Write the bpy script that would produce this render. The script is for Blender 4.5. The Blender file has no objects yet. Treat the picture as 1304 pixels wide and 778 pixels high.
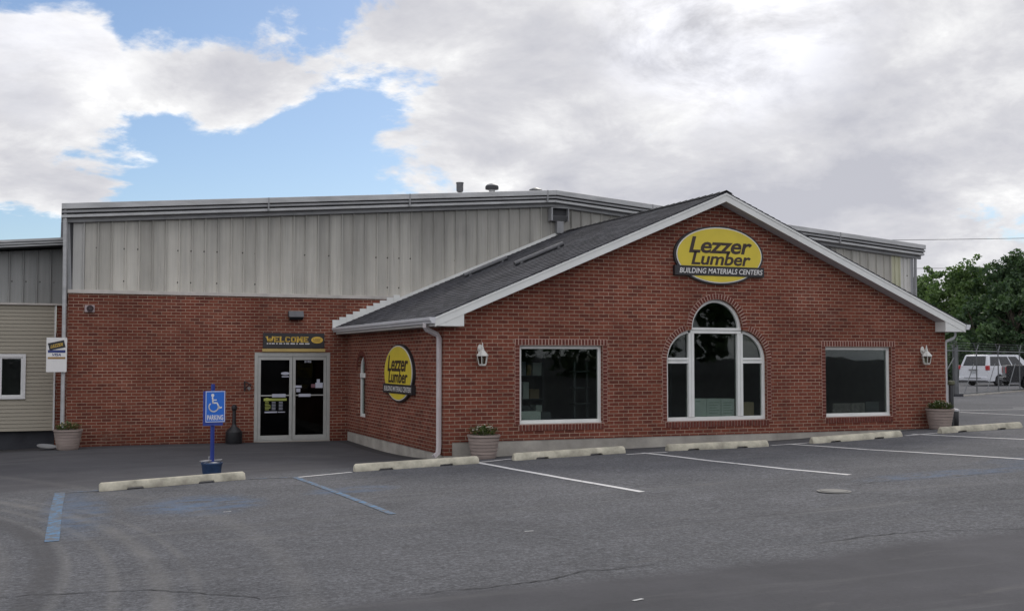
import bpy, bmesh, math, random
import numpy as np
from mathutils import Vector, Matrix
from mathutils.geometry import tessellate_polygon
random.seed(7); rng = np.random.default_rng(7)
R = math.radians; PI = math.pi
scene = bpy.context.scene
COL = scene.collection

# ------------------------------------------------------------------ helpers
class MB:
    """collects faces; build() links them as ONE mesh object"""
    def __init__(s): s.v = []; s.f = []
    def add(s, vs, fs):
        b = len(s.v); s.v += [tuple(v) for v in vs]; s.f += [tuple(b + i for i in f) for f in fs]; return s
    def box(s, x0, x1, y0, y1, z0, z1):
        return s.add([(x0,y0,z0),(x1,y0,z0),(x1,y1,z0),(x0,y1,z0),(x0,y0,z1),(x1,y0,z1),(x1,y1,z1),(x0,y1,z1)],
                     [(0,3,2,1),(4,5,6,7),(0,1,5,4),(1,2,6,5),(2,3,7,6),(3,0,4,7)])
    def obox(s, c, ax, ay, az):      # oriented box: centre and half axes
        c = Vector(c); ax = Vector(ax); ay = Vector(ay); az = Vector(az)
        vs = [c+sx*ax+sy*ay+sz*az for sz in (-1,1) for sx,sy in ((-1,-1),(1,-1),(1,1),(-1,1))]
        return s.add(vs, [(0,3,2,1),(4,5,6,7),(0,1,5,4),(1,2,6,5),(2,3,7,6),(3,0,4,7)])
    def prism(s, poly, d0, d1, plane='xz', holes=()):
        """outline (with holes) in a plane, given thickness from d0 to d1"""
        def m(p, d):
            return {'xz': (p[0], d, p[1]), 'yz': (d, p[0], p[1]), 'xy': (p[0], p[1], d)}[plane]
        loops = [list(poly)] + [list(h) for h in holes]
        tris = tessellate_polygon([[Vector((p[0], p[1], 0)) for p in l] for l in loops])
        flat = [p for l in loops for p in l]; n = len(flat)
        s.add([m(p, d0) for p in flat] + [m(p, d1) for p in flat],
              [tuple(t) for t in tris] + [tuple(n+i for i in reversed(t)) for t in tris])
        b = len(s.v) - 2*n; o = 0
        for l in loops:
            k = len(l)
            for i in range(k):
                a, c = o+i, o+(i+1) % k
                s.f.append((b+a, b+c, b+n+c, b+n+a))
            o += k
        return s
    def tube(s, path, r, n=8, cap=True):
        path = [Vector(p) for p in path]
        rs = r if isinstance(r, (list, tuple)) else [r]*len(path)
        b0 = len(s.v); ref = None
        for i, p in enumerate(path):
            t = (path[min(i+1, len(path)-1)] - path[max(i-1, 0)]).normalized()
            if ref is None:
                ref = Vector((0,0,1)) if abs(t.z) < .9 else Vector((1,0,0))
            u = (ref - t*ref.dot(t)).normalized(); w = t.cross(u); ref = u
            s.v += [tuple(p + rs[i]*(math.cos(2*PI*k/n)*u + math.sin(2*PI*k/n)*w)) for k in range(n)]
        for i in range(len(path)-1):
            for k in range(n):
                a = b0+i*n+k; c = b0+i*n+(k+1) % n
                s.f.append((a, c, c+n, a+n))
        if cap:
            s.f.append(tuple(b0+k for k in reversed(range(n)))); s.f.append(tuple(b0+(len(path)-1)*n+k for k in range(n)))
        return s
    def lathe(s, prof, c=(0,0,0), n=24, ax='z', a0=0.0):
        b0 = len(s.v)
        for r, h in prof:
            for k in range(n):
                a = 2*PI*k/n + a0; x, y = r*math.cos(a), r*math.sin(a)
                v = {'z': (c[0]+x, c[1]+y, c[2]+h), 'y': (c[0]+x, c[1]+h, c[2]+y), 'x': (c[0]+h, c[1]+x, c[2]+y)}[ax]
                s.v.append(v)
        for i in range(len(prof)-1):
            for k in range(n):
                a = b0+i*n+k; d = b0+i*n+(k+1) % n
                s.f.append((a, d, d+n, a+n))
        s.f.append(tuple(b0+k for k in reversed(range(n)))); s.f.append(tuple(b0+(len(prof)-1)*n+k for k in range(n)))
        return s
    def xf(s, M):
        s.v = [tuple(M @ Vector(v)) for v in s.v]; return s
    def mesh(s, name):
        me = bpy.data.meshes.new(name); me.from_pydata(s.v, [], s.f); me.validate()
        bm = bmesh.new(); bm.from_mesh(me); bmesh.ops.recalc_face_normals(bm, faces=bm.faces); bm.to_mesh(me); bm.free()
        return me
    def build(s, name, mat, parent=None, smooth=None, bevel=0, label=None):
        me = s.mesh(name)
        me.materials.append(mat)
        if smooth:
            me.polygons.foreach_set('use_smooth', [True]*len(me.polygons)); me.set_sharp_from_angle(angle=R(smooth))
        o = bpy.data.objects.new(name, me); COL.objects.link(o)
        if parent: o.parent = parent
        if bevel:
            m = o.modifiers.new('bevel', 'BEVEL'); m.width = bevel; m.segments = 2; m.limit_method = 'ANGLE'; m.angle_limit = R(35)
        if label: o['label'] = label
        return o

def tag(o, label=None, cat=None, group=None, kind=None):
    if label: o['label'] = label
    if cat: o['category'] = cat
    if group: o['group'] = group
    if kind: o['kind'] = kind
    return o
def thing(name, label, cat, loc=(0,0,0), rz=0, group=None):
    o = bpy.data.objects.new(name, None); COL.objects.link(o); o.empty_display_size = .2
    o.location = loc; o.rotation_euler = (0,0,rz)
    return tag(o, label, cat, group)
def children(o): return [c for c in bpy.data.objects if c.parent == o]
def copy_tree(o, parent=None):
    c = o.copy(); COL.objects.link(c)
    if parent: c.parent = parent
    for ch in children(o): copy_tree(ch, c)
    return c
def dup(src, loc, rz, label):
    c = copy_tree(src); c.location = loc; c.rotation_euler = (0,0,rz); c['label'] = label; return c

def fit_text(mb, txt, x0, x1, z0, z1, d, to, shear=0.0, bold=0.0, depth=.004, space=1.0):
    """real letter outlines fitted to a box in a wall's (u, v) plane; to(u, v, d) gives the point"""
    cu = bpy.data.curves.new('t', 'FONT'); cu.body = txt; cu.shear = shear; cu.offset = bold; cu.resolution_u = 3; cu.space_character = space
    ob = bpy.data.objects.new('t', cu); COL.objects.link(ob)
    dg = bpy.context.evaluated_depsgraph_get(); dg.update(); ev = ob.evaluated_get(dg); me = ev.to_mesh()
    vs = [v.co.copy() for v in me.vertices]; fs = [tuple(p.vertices) for p in me.polygons]
    ev.to_mesh_clear(); bpy.data.objects.remove(ob); bpy.data.curves.remove(cu)
    ax, bx = min(v.x for v in vs), max(v.x for v in vs); ay, by = min(v.y for v in vs), max(v.y for v in vs)
    pts = [to(x0+(v.x-ax)/(bx-ax)*(x1-x0), z0+(v.y-ay)/(by-ay)*(z1-z0), d) for v in vs]
    mb.add(pts, fs)
    return mb

# ------------------------------------------------------------------ materials
def newmat(name):
    m = bpy.data.materials.new(name); m.use_nodes = True; nt = m.node_tree
    return m, nt, nt.nodes['Principled BSDF']
def N(nt, t, **kw):
    n = nt.nodes.new(t)
    for k, v in kw.items():
        if k.startswith('i_'):
            key = k[2:]; n.inputs[int(key) if key.isdigit() else key.replace('_', ' ')].default_value = v
        else: setattr(n, k, v)
    return n
def L(nt, a, b): nt.links.new(a, b)
def ramp(nt, fac, stops, interp='LINEAR'):
    r = nt.nodes.new('ShaderNodeValToRGB'); r.color_ramp.interpolation = interp
    el = r.color_ramp.elements
    while len(el) < len(stops): el.new(.5)
    for e, (p, c) in zip(el, stops):
        e.position = p; e.color = (c, c, c, 1) if isinstance(c, (int, float)) else (*c, 1)
    L(nt, fac, r.inputs['Fac']); return r
def mixc(nt, fac, a, b, mode='MIX'):
    m = nt.nodes.new('ShaderNodeMix'); m.data_type = 'RGBA'; m.blend_type = mode
    for sock, v in ((m.inputs[0], fac), (m.inputs[6], a), (m.inputs[7], b)):
        if isinstance(v, (int, float)): sock.default_value = v
        elif isinstance(v, tuple): sock.default_value = (*v, 1)
        else: L(nt, v, sock)
    return m.outputs[2]
def math_(nt, op, a, b=None, c=None):
    m = nt.nodes.new('ShaderNodeMath'); m.operation = op
    for i, v in enumerate((a, b, c)):
        if v is None: continue
        if isinstance(v, (int, float)): m.inputs[i].default_value = v
        else: L(nt, v, m.inputs[i])
    return m.outputs[0]
def bump(nt, bsdf, h, strength=.3, dist=.01):
    b = N(nt, 'ShaderNodeBump', i_Strength=strength, i_Distance=dist); L(nt, h, b.inputs['Height']); L(nt, b.outputs[0], bsdf.inputs['Normal']); return b
def noise(nt, vec, scale, detail=4, rough=.55, dist=0):
    n = N(nt, 'ShaderNodeTexNoise', i_Scale=scale, i_Detail=detail, i_Roughness=rough, i_Distortion=dist)
    if vec is not None: L(nt, vec, n.inputs['Vector'])
    return n.outputs['Fac']
def objco(nt): return nt.nodes.new('ShaderNodeTexCoord').outputs['Object']
def scalev(nt, v, s):
    m = N(nt, 'ShaderNodeVectorMath', operation='MULTIPLY'); L(nt, v, m.inputs[0]); m.inputs[1].default_value = s; return m.outputs[0]

def simple(name, col, rough=.6, metal=0.0, var=.12, scale=3.0, bmp=0.0, bscale=60, spec=.5, stretch=(1,1,1)):
    m, nt, b = newmat(name); co = N(nt, 'ShaderNodeNewGeometry').outputs['Position'] if name in ('yellowed_concrete', 'grey_brown_plastic_tub') else objco(nt); co = scalev(nt, co, stretch)
    n = noise(nt, co, scale, 5, .6)
    dk = tuple(c*(1-var) for c in col); lt = tuple(min(1, c*(1+var)) for c in col)
    r = ramp(nt, n, [(.3, dk), (.7, lt)])
    L(nt, r.outputs[0], b.inputs['Base Color']); b.inputs['Roughness'].default_value = rough; b.inputs['Metallic'].default_value = metal
    b.inputs['Specular IOR Level'].default_value = spec
    if bmp: bump(nt, b, noise(nt, objco(nt), bscale, 4), bmp, .01)
    return m

def brick_mat(name):
    m, nt, b = newmat(name); co = objco(nt)
    sp = N(nt, 'ShaderNodeSeparateXYZ'); L(nt, co, sp.inputs[0])
    u = math_(nt, 'ADD', sp.outputs[0], sp.outputs[1])
    cb = N(nt, 'ShaderNodeCombineXYZ'); L(nt, u, cb.inputs[0]); L(nt, sp.outputs[2], cb.inputs[1])
    # slight unevenness of the laid courses
    wob = N(nt, 'ShaderNodeTexNoise', i_Scale=3.0, i_Detail=2); L(nt, cb.outputs[0], wob.inputs['Vector'])
    wv = N(nt, 'ShaderNodeVectorMath', operation='MULTIPLY_ADD'); L(nt, wob.outputs['Color'], wv.inputs[0]); wv.inputs[1].default_value = (.006,.003,0); L(nt, cb.outputs[0], wv.inputs[2])
    br = N(nt, 'ShaderNodeTexBrick', offset=.5, i_Scale=1.0, i_Mortar_Size=.0070, i_Mortar_Smooth=.25, i_Bias=-.1, i_Brick_Width=.2, i_Row_Height=.0677)
    br.inputs['Color1'].default_value = (1,1,1,1); br.inputs['Color2'].default_value = (0,0,0,1); br.inputs['Mortar'].default_value = (.5,.5,.5,1)
    L(nt, wv.outputs[0], br.inputs['Vector'])
    n1 = noise(nt, cb.outputs[0], .55, 4, .6); n2 = noise(nt, cb.outputs[0], 22, 4, .65)
    tone = math_(nt, 'ADD', br.outputs['Color'], math_(nt, 'MULTIPLY', math_(nt, 'SUBTRACT', noise(nt, cb.outputs[0], 3.2, 3, .6), .5), .5))
    bc = ramp(nt, tone, [(0.0, (.105,.034,.025)), (.3, (.145,.042,.029)), (.65, (.175,.050,.032)), (1.0, (.205,.064,.041))]).outputs[0]
    mc = ramp(nt, noise(nt, cb.outputs[0], 1.1, 5, .65), [(.3, (.27,.185,.135)), (.7, (.39,.275,.205))]).outputs[0]
    c = mixc(nt, br.outputs['Fac'], bc, mc)
    c = mixc(nt, 1.0, c, ramp(nt, n1, [(.28, .76), (.72, 1.2)]).outputs[0], 'MULTIPLY')
    c = mixc(nt, 1.0, c, ramp(nt, n2, [(.25, .78), (.75, 1.2)]).outputs[0], 'MULTIPLY')
    # grime splashed up from the pavement
    g = math_(nt, 'ADD', sp.outputs[2], math_(nt, 'MULTIPLY', noise(nt, cb.outputs[0], 1.8, 5), .55))
    c = mixc(nt, 1.0, c, ramp(nt, g, [(.16, (.60,.58,.56)), (.60, 1.0)]).outputs[0], 'MULTIPLY')
    # damp streaks running down
    sk = noise(nt, scalev(nt, cb.outputs[0], (1.6,.16,1)), 1.0, 5, .6)
    c = mixc(nt, math_(nt, 'MULTIPLY', ramp(nt, sk, [(.55, 0.0), (.72, 1.0)]).outputs[0], .32), c, (.06,.032,.03))
    # faint efflorescence
    ef = noise(nt, cb.outputs[0], .9, 6, .7, 1.0)
    c = mixc(nt, math_(nt, 'MULTIPLY', ramp(nt, ef, [(.60, 0.0), (.78, 1.0)]).outputs[0], .14), c, (.42,.33,.28))
    L(nt, c, b.inputs['Base Color']); b.inputs['Roughness'].default_value = .9; b.inputs['Specular IOR Level'].default_value = .2
    h = math_(nt, 'ADD', math_(nt, 'MULTIPLY', br.outputs['Fac'], -1.0), math_(nt, 'MULTIPLY', n2, .35))
    bump(nt, b, h, .7, .008)
    return m

def asphalt_mat():
    m, nt, b = newmat('asphalt'); co = objco(nt)
    big = noise(nt, co, .16, 5, .6, .6); mid = noise(nt, co, 1.1, 6, .62, .3)
    fine = noise(nt, co, 38, 3, .7); fine2 = noise(nt, co, 110, 2, .6)
    vo = N(nt, 'ShaderNodeTexVoronoi', i_Scale=55.0); L(nt, co, vo.inputs['Vector'])
    c = ramp(nt, big, [(.3, (.073,.074,.080)), (.7, (.102,.102,.109))]).outputs[0]
    c = mixc(nt, 1.0, c, ramp(nt, mid, [(.25, .80), (.75, 1.18)]).outputs[0], 'MULTIPLY')
    sp = N(nt, 'ShaderNodeSeparateXYZ'); L(nt, co, sp.inputs[0])
    # newer, smoother strip of paving along the street side (beyond the joint at y = -11.1)
    edge = math_(nt, 'ADD', sp.outputs[1], math_(nt, 'MULTIPLY', math_(nt, 'SUBTRACT', noise(nt, co, .5, 4), .5), .7))
    edge = math_(nt, 'ADD', edge, math_(nt, 'MULTIPLY', sp.outputs[0], -.03))
    strip = ramp(nt, math_(nt, 'MULTIPLY_ADD', edge, -1.2, -12.7), [(0.0, 0.0), (.45, 1.0)]).outputs[0]
    # smoother, re-laid area in front of the doors
    e2 = math_(nt, 'ADD', sp.outputs[1], math_(nt, 'MULTIPLY', math_(nt, 'SUBTRACT', noise(nt, co, .35, 4), .5), 1.6))
    lot2 = ramp(nt, math_(nt, 'MULTIPLY_ADD', e2, .8, 1.0), [(0.0, 0.0), (.8, 1.0)]).outputs[0]
    lot2 = math_(nt, 'MULTIPLY', lot2, ramp(nt, math_(nt, 'MULTIPLY_ADD', sp.outputs[0], -1.0, 1.0), [(0.0, 0.0), (1.0, 1.0)]).outputs[0])
    smoothm = math_(nt, 'MAXIMUM', strip, lot2)
    agg = math_(nt, 'ADD', math_(nt, 'ADD', math_(nt, 'MULTIPLY', fine, .45), math_(nt, 'MULTIPLY', fine2, .2)), math_(nt, 'MULTIPLY', noise(nt, co, 17, 3, .75), .35))
    rough_c = mixc(nt, 1.0, c, ramp(nt, agg, [(.36, .42), (.49, .94), (.61, 1.75)]).outputs[0], 'MULTIPLY')
    smooth_c = mixc(nt, 1.0, c, ramp(nt, agg, [(.3, .84), (.7, 1.10)]).outputs[0], 'MULTIPLY')
    smooth_c = mixc(nt, 1.0, smooth_c, (.76,.74,.75), 'MULTIPLY')
    c = mixc(nt, smoothm, rough_c, smooth_c)
    # long worn streaks in front of the doors (parallel to the building)
    st = noise(nt, scalev(nt, co, (.22, 2.2, 1)), 1.0, 5, .6, .4)
    c = mixc(nt, math_(nt, 'MULTIPLY', ramp(nt, st, [(.56, 0.0), (.70, 1.0)]).outputs[0], .38), c, (.15,.147,.145))
    st2 = noise(nt, scalev(nt, co, (.12, 1.3, 1)), 1.7, 4, .6, .8)
    c = mixc(nt, math_(nt, 'MULTIPLY', ramp(nt, st2, [(.58, 0.0), (.74, 1.0)]).outputs[0], .5), c, (.05,.05,.054))
    # tyre arcs swung round a point on the left
    for (cx, cy, r0, w, k) in ((-22.3,-8.8,16.83,.12,.48), (-22.3,-8.8,16.5,.07,.35), (-22.3,-8.8,17.1,.06,.28), (-19.9,-8.2,13.75,.07,.35), (-19.6,-8.2,13.3,.17,.75), (-21.2,-8.6,14.55,.13,.30), (-23.0,-8.0,18.6,.16,.2)):
        d = N(nt, 'ShaderNodeVectorMath', operation='DISTANCE'); cc = N(nt, 'ShaderNodeCombineXYZ'); L(nt, sp.outputs[0], cc.inputs[0]); L(nt, sp.outputs[1], cc.inputs[1])
        L(nt, cc.outputs[0], d.inputs[0]); d.inputs[1].default_value = (cx, cy, 0)
        dd = math_(nt, 'ABSOLUTE', math_(nt, 'SUBTRACT', d.outputs['Value'], r0))
        f = ramp(nt, math_(nt, 'DIVIDE', dd, w), [(0.3, 1.0), (1.0, 0.0)]).outputs[0]
        f = math_(nt, 'MULTIPLY', math_(nt, 'MULTIPLY', f, ramp(nt, mid, [(.3, .3), (.6, 1.0)]).outputs[0]), k)
        c = mixc(nt, f, c, (.165,.158,.15) if r0 != 13.3 else (.055,.053,.055))
    # residue of old blue paint
    bl = noise(nt, scalev(nt, co, (1, 1.3, 1)), 2.2, 6, .75, .5)
    for (cx, cy, rx, ry, k) in ((-4.6,-4.2,.9,1.3,.30), (-2.6,-3.9,.7,.5,.25), (8.6,-6.6,3.2,1.1,.22), (4.6,-7.0,1.6,.4,.22), (-6.0,-3.8,.45,3.0,.22)):
        dx = math_(nt, 'DIVIDE', math_(nt, 'SUBTRACT', sp.outputs[0], cx), rx); dy = math_(nt, 'DIVIDE', math_(nt, 'SUBTRACT', sp.outputs[1], cy), ry)
        q = math_(nt, 'ADD', math_(nt, 'MULTIPLY', dx, dx), math_(nt, 'MULTIPLY', dy, dy))
        f = math_(nt, 'MULTIPLY', ramp(nt, q, [(.15, 1.0), (1.0, 0.0)]).outputs[0], ramp(nt, bl, [(.40, 0.0), (.62, k*1.6)]).outputs[0])
        c = mixc(nt, f, c, (.07,.15,.28))
    # darker band with a ragged edge along the foot of the walls
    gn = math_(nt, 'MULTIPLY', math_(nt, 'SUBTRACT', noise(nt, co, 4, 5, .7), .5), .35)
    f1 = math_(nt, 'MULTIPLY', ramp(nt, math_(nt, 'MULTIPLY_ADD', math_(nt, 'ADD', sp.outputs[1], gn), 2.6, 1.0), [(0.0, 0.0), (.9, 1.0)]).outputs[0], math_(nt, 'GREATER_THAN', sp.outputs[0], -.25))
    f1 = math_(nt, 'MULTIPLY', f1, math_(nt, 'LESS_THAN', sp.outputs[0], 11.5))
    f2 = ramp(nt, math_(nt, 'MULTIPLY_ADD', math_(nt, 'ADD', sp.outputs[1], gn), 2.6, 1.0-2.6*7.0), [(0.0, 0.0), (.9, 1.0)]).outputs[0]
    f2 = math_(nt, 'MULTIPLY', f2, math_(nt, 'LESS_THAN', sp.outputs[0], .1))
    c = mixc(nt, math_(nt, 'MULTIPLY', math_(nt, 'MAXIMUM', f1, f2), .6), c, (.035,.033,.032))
    # dark oil spots, pale dusty patches
    oil = noise(nt, co, .42, 3, .5, .2)
    c = mixc(nt, math_(nt, 'MULTIPLY', ramp(nt, oil, [(.66, 0.0), (.76, 1.0)]).outputs[0], .35), c, (.045,.045,.048))
    dust = noise(nt, scalev(nt, co, (.6, 1.4, 1)), .8, 6, .68, 1.2)
    c = mixc(nt, math_(nt, 'MULTIPLY', ramp(nt, dust, [(.60, 0.0), (.72, 1.0)]).outputs[0], .26), c, (.17,.16,.15))
    L(nt, c, b.inputs['Base Color']); b.inputs['Roughness'].default_value = .92; b.inputs['Specular IOR Level'].default_value = .25
    bump(nt, b, math_(nt, 'MULTIPLY', agg, math_(nt, 'MULTIPLY_ADD', smoothm, -.6, 1.0)), .55, .012)
    return m

def paint_mat(name, col, wear=.5, under=(.095,.094,.098)):
    m, nt, b = newmat(name); co = objco(nt)
    n = noise(nt, co, 9, 6, .7); n2 = noise(nt, co, 60, 3, .7)
    w = math_(nt, 'ADD', math_(nt, 'MULTIPLY', n, .6), math_(nt, 'MULTIPLY', n2, .4))
    c = mixc(nt, ramp(nt, w, [(wear-.06, 0.0), (wear+.05, 1.0)]).outputs[0], under, col)
    L(nt, c, b.inputs['Base Color']); b.inputs['Roughness'].default_value = .85
    return m

def metal_panel_mat(name, top, bot, z0, z1):
    m, nt, b = newmat(name); co = objco(nt)
    sp = N(nt, 'ShaderNodeSeparateXYZ'); L(nt, co, sp.inputs[0])
    st = noise(nt, scalev(nt, co, (9, 9, .35)), 1.0, 6, .65)
    bl = noise(nt, scalev(nt, co, (1, 1, .6)), .9, 4, .6)
    fine = noise(nt, scalev(nt, co, (40, 40, 1.5)), 1.0, 4, .7)
    # overhang shade painted into the colour: darker higher up, paler low down, streaky edge
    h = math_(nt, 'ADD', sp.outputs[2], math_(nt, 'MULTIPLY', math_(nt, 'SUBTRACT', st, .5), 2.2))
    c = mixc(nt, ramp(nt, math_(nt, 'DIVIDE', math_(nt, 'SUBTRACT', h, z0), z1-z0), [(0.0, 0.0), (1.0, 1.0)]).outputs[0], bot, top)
    c = mixc(nt, 1.0, c, ramp(nt, bl, [(.3, .86), (.7, 1.1)]).outputs[0], 'MULTIPLY')
    c = mixc(nt, 1.0, c, ramp(nt, fine, [(.3, .93), (.7, 1.05)]).outputs[0], 'MULTIPLY')
    # every sheet has weathered a little differently
    wn = N(nt, 'ShaderNodeTexWhiteNoise', noise_dimensions='1D'); L(nt, math_(nt, 'FLOOR', math_(nt, 'DIVIDE', math_(nt, 'ADD', sp.outputs[0], 5.72), .28)), wn.inputs['W'])
    c = mixc(nt, 1.0, c, ramp(nt, wn.outputs['Value'], [(0.0, .84), (1.0, 1.12)]).outputs[0], 'MULTIPLY')
    # rust-brown drips and screw marks
    dr = noise(nt, scalev(nt, co, (14, 14, .9)), 1.0, 3, .5)
    c = mixc(nt, math_(nt, 'MULTIPLY', ramp(nt, dr, [(.68, 0.0), (.80, 1.0)]).outputs[0], .45), c, (.13,.11,.09))
    # rows of screw heads with short stains
    for zc in (3.42, 4.12):
        dz = math_(nt, 'ABSOLUTE', math_(nt, 'SUBTRACT', sp.outputs[2], zc)); mx_ = math_(nt, 'PINGPONG', math_(nt, 'ADD', sp.outputs[0], 5.72+.05), .14)
        f = math_(nt, 'MULTIPLY', math_(nt, 'LESS_THAN', dz, .017), math_(nt, 'LESS_THAN', mx_, .012))
        c = mixc(nt, math_(nt, 'MULTIPLY', f, math_(nt, 'GREATER_THAN', bl, .51)), c, (.05,.045,.04))
    L(nt, c, b.inputs['Base Color']); b.inputs['Roughness'].default_value = .6; b.inputs['Metallic'].default_value = .0
    b.inputs['Specular IOR Level'].default_value = .35
    return m

def shingle_mat():
    m, nt, b = newmat('asphalt_shingles'); co = objco(nt)
    sp = N(nt, 'ShaderNodeSeparateXYZ'); L(nt, co, sp.inputs[0])
    cb = N(nt, 'ShaderNodeCombineXYZ'); L(nt, sp.outputs[1], cb.inputs[0]); L(nt, math_(nt, 'MULTIPLY', sp.outputs[2], 2.58), cb.inputs[1])
    br = N(nt, 'ShaderNodeTexBrick', offset=.37, i_Scale=1.0, i_Mortar_Size=.004, i_Mortar_Smooth=.1, i_Bias=0.0, i_Brick_Width=.24, i_Row_Height=.14)
    br.inputs['Color1'].default_value = (.070,.070,.078,1); br.inputs['Color2'].default_value = (.034,.034,.039,1); br.inputs['Mortar'].default_value = (.012,.012,.013,1)
    L(nt, cb.outputs[0], br.inputs['Vector'])
    g = noise(nt, co, 90, 3, .7); g2 = noise(nt, co, .8, 4)
    c = mixc(nt, 1.0, br.outputs['Color'], ramp(nt, g, [(.3, .55), (.7, 1.6)]).outputs[0], 'MULTIPLY')
    c = mixc(nt, 1.0, c, ramp(nt, g2, [(.3, .85), (.7, 1.2)]).outputs[0], 'MULTIPLY')
    L(nt, c, b.inputs['Base Color']); b.inputs['Roughness'].default_value = .95; b.inputs['Specular IOR Level'].default_value = .2
    bump(nt, b, math_(nt, 'ADD', g, math_(nt, 'MULTIPLY', br.outputs['Fac'], -1)), .5, .006)
    return m

def glass_mat(name, tint=(.72,.76,.74), refl=.8):
    m = bpy.data.materials.new(name); m.use_nodes = True; nt = m.node_tree; nt.nodes.clear()
    out = N(nt, 'ShaderNodeOutputMaterial'); tr = N(nt, 'ShaderNodeBsdfTransparent'); tr.inputs[0].default_value = (*tint, 1)
    gl = N(nt, 'ShaderNodeBsdfGlossy', i_Roughness=.015); gl.inputs[0].default_value = (.9,.93,.92,1)
    fr = N(nt, 'ShaderNodeFresnel', i_IOR=1.45); mx = N(nt, 'ShaderNodeMixShader')
    n = noise(nt, objco(nt), 1.3, 2); bp = N(nt, 'ShaderNodeBump', i_Strength=.06, i_Distance=.02); L(nt, n, bp.inputs['Height']); L(nt, bp.outputs[0], gl.inputs['Normal'])
    f = math_(nt, 'MULTIPLY', fr.outputs[0], refl)
    L(nt, f, mx.inputs[0]); L(nt, tr.outputs[0], mx.inputs[1]); L(nt, gl.outputs[0], mx.inputs[2]); L(nt, mx.outputs[0], out.inputs[0])
    return m

def leaf_mat(name, dark, light, sc=.35):
    m, nt, b = newmat(name); co = objco(nt)
    geo = N(nt, 'ShaderNodeNewGeometry'); n = noise(nt, co, sc, 4, .6)
    f = math_(nt, 'ADD', math_(nt, 'MULTIPLY', n, .65), math_(nt, 'MULTIPLY', geo.outputs['Random Per Island'], .35))
    c = ramp(nt, f, [(.28, dark), (.75, light)]).outputs[0]
    L(nt, c, b.inputs['Base Color']); b.inputs['Roughness'].default_value = .6; b.inputs['Specular IOR Level'].default_value = .3
    tl = N(nt, 'ShaderNodeBsdfTranslucent'); L(nt, mixc(nt, 1.0, c, (1.3,1.5,.7), 'MULTIPLY'), tl.inputs[0])
    mx = N(nt, 'ShaderNodeMixShader', i_0=.3); out = nt.nodes['Material Output']
    L(nt, b.outputs[0], mx.inputs[1]); L(nt, tl.outputs[0], mx.inputs[2]); L(nt, mx.outputs[0], out.inputs[0])
    return m

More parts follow.
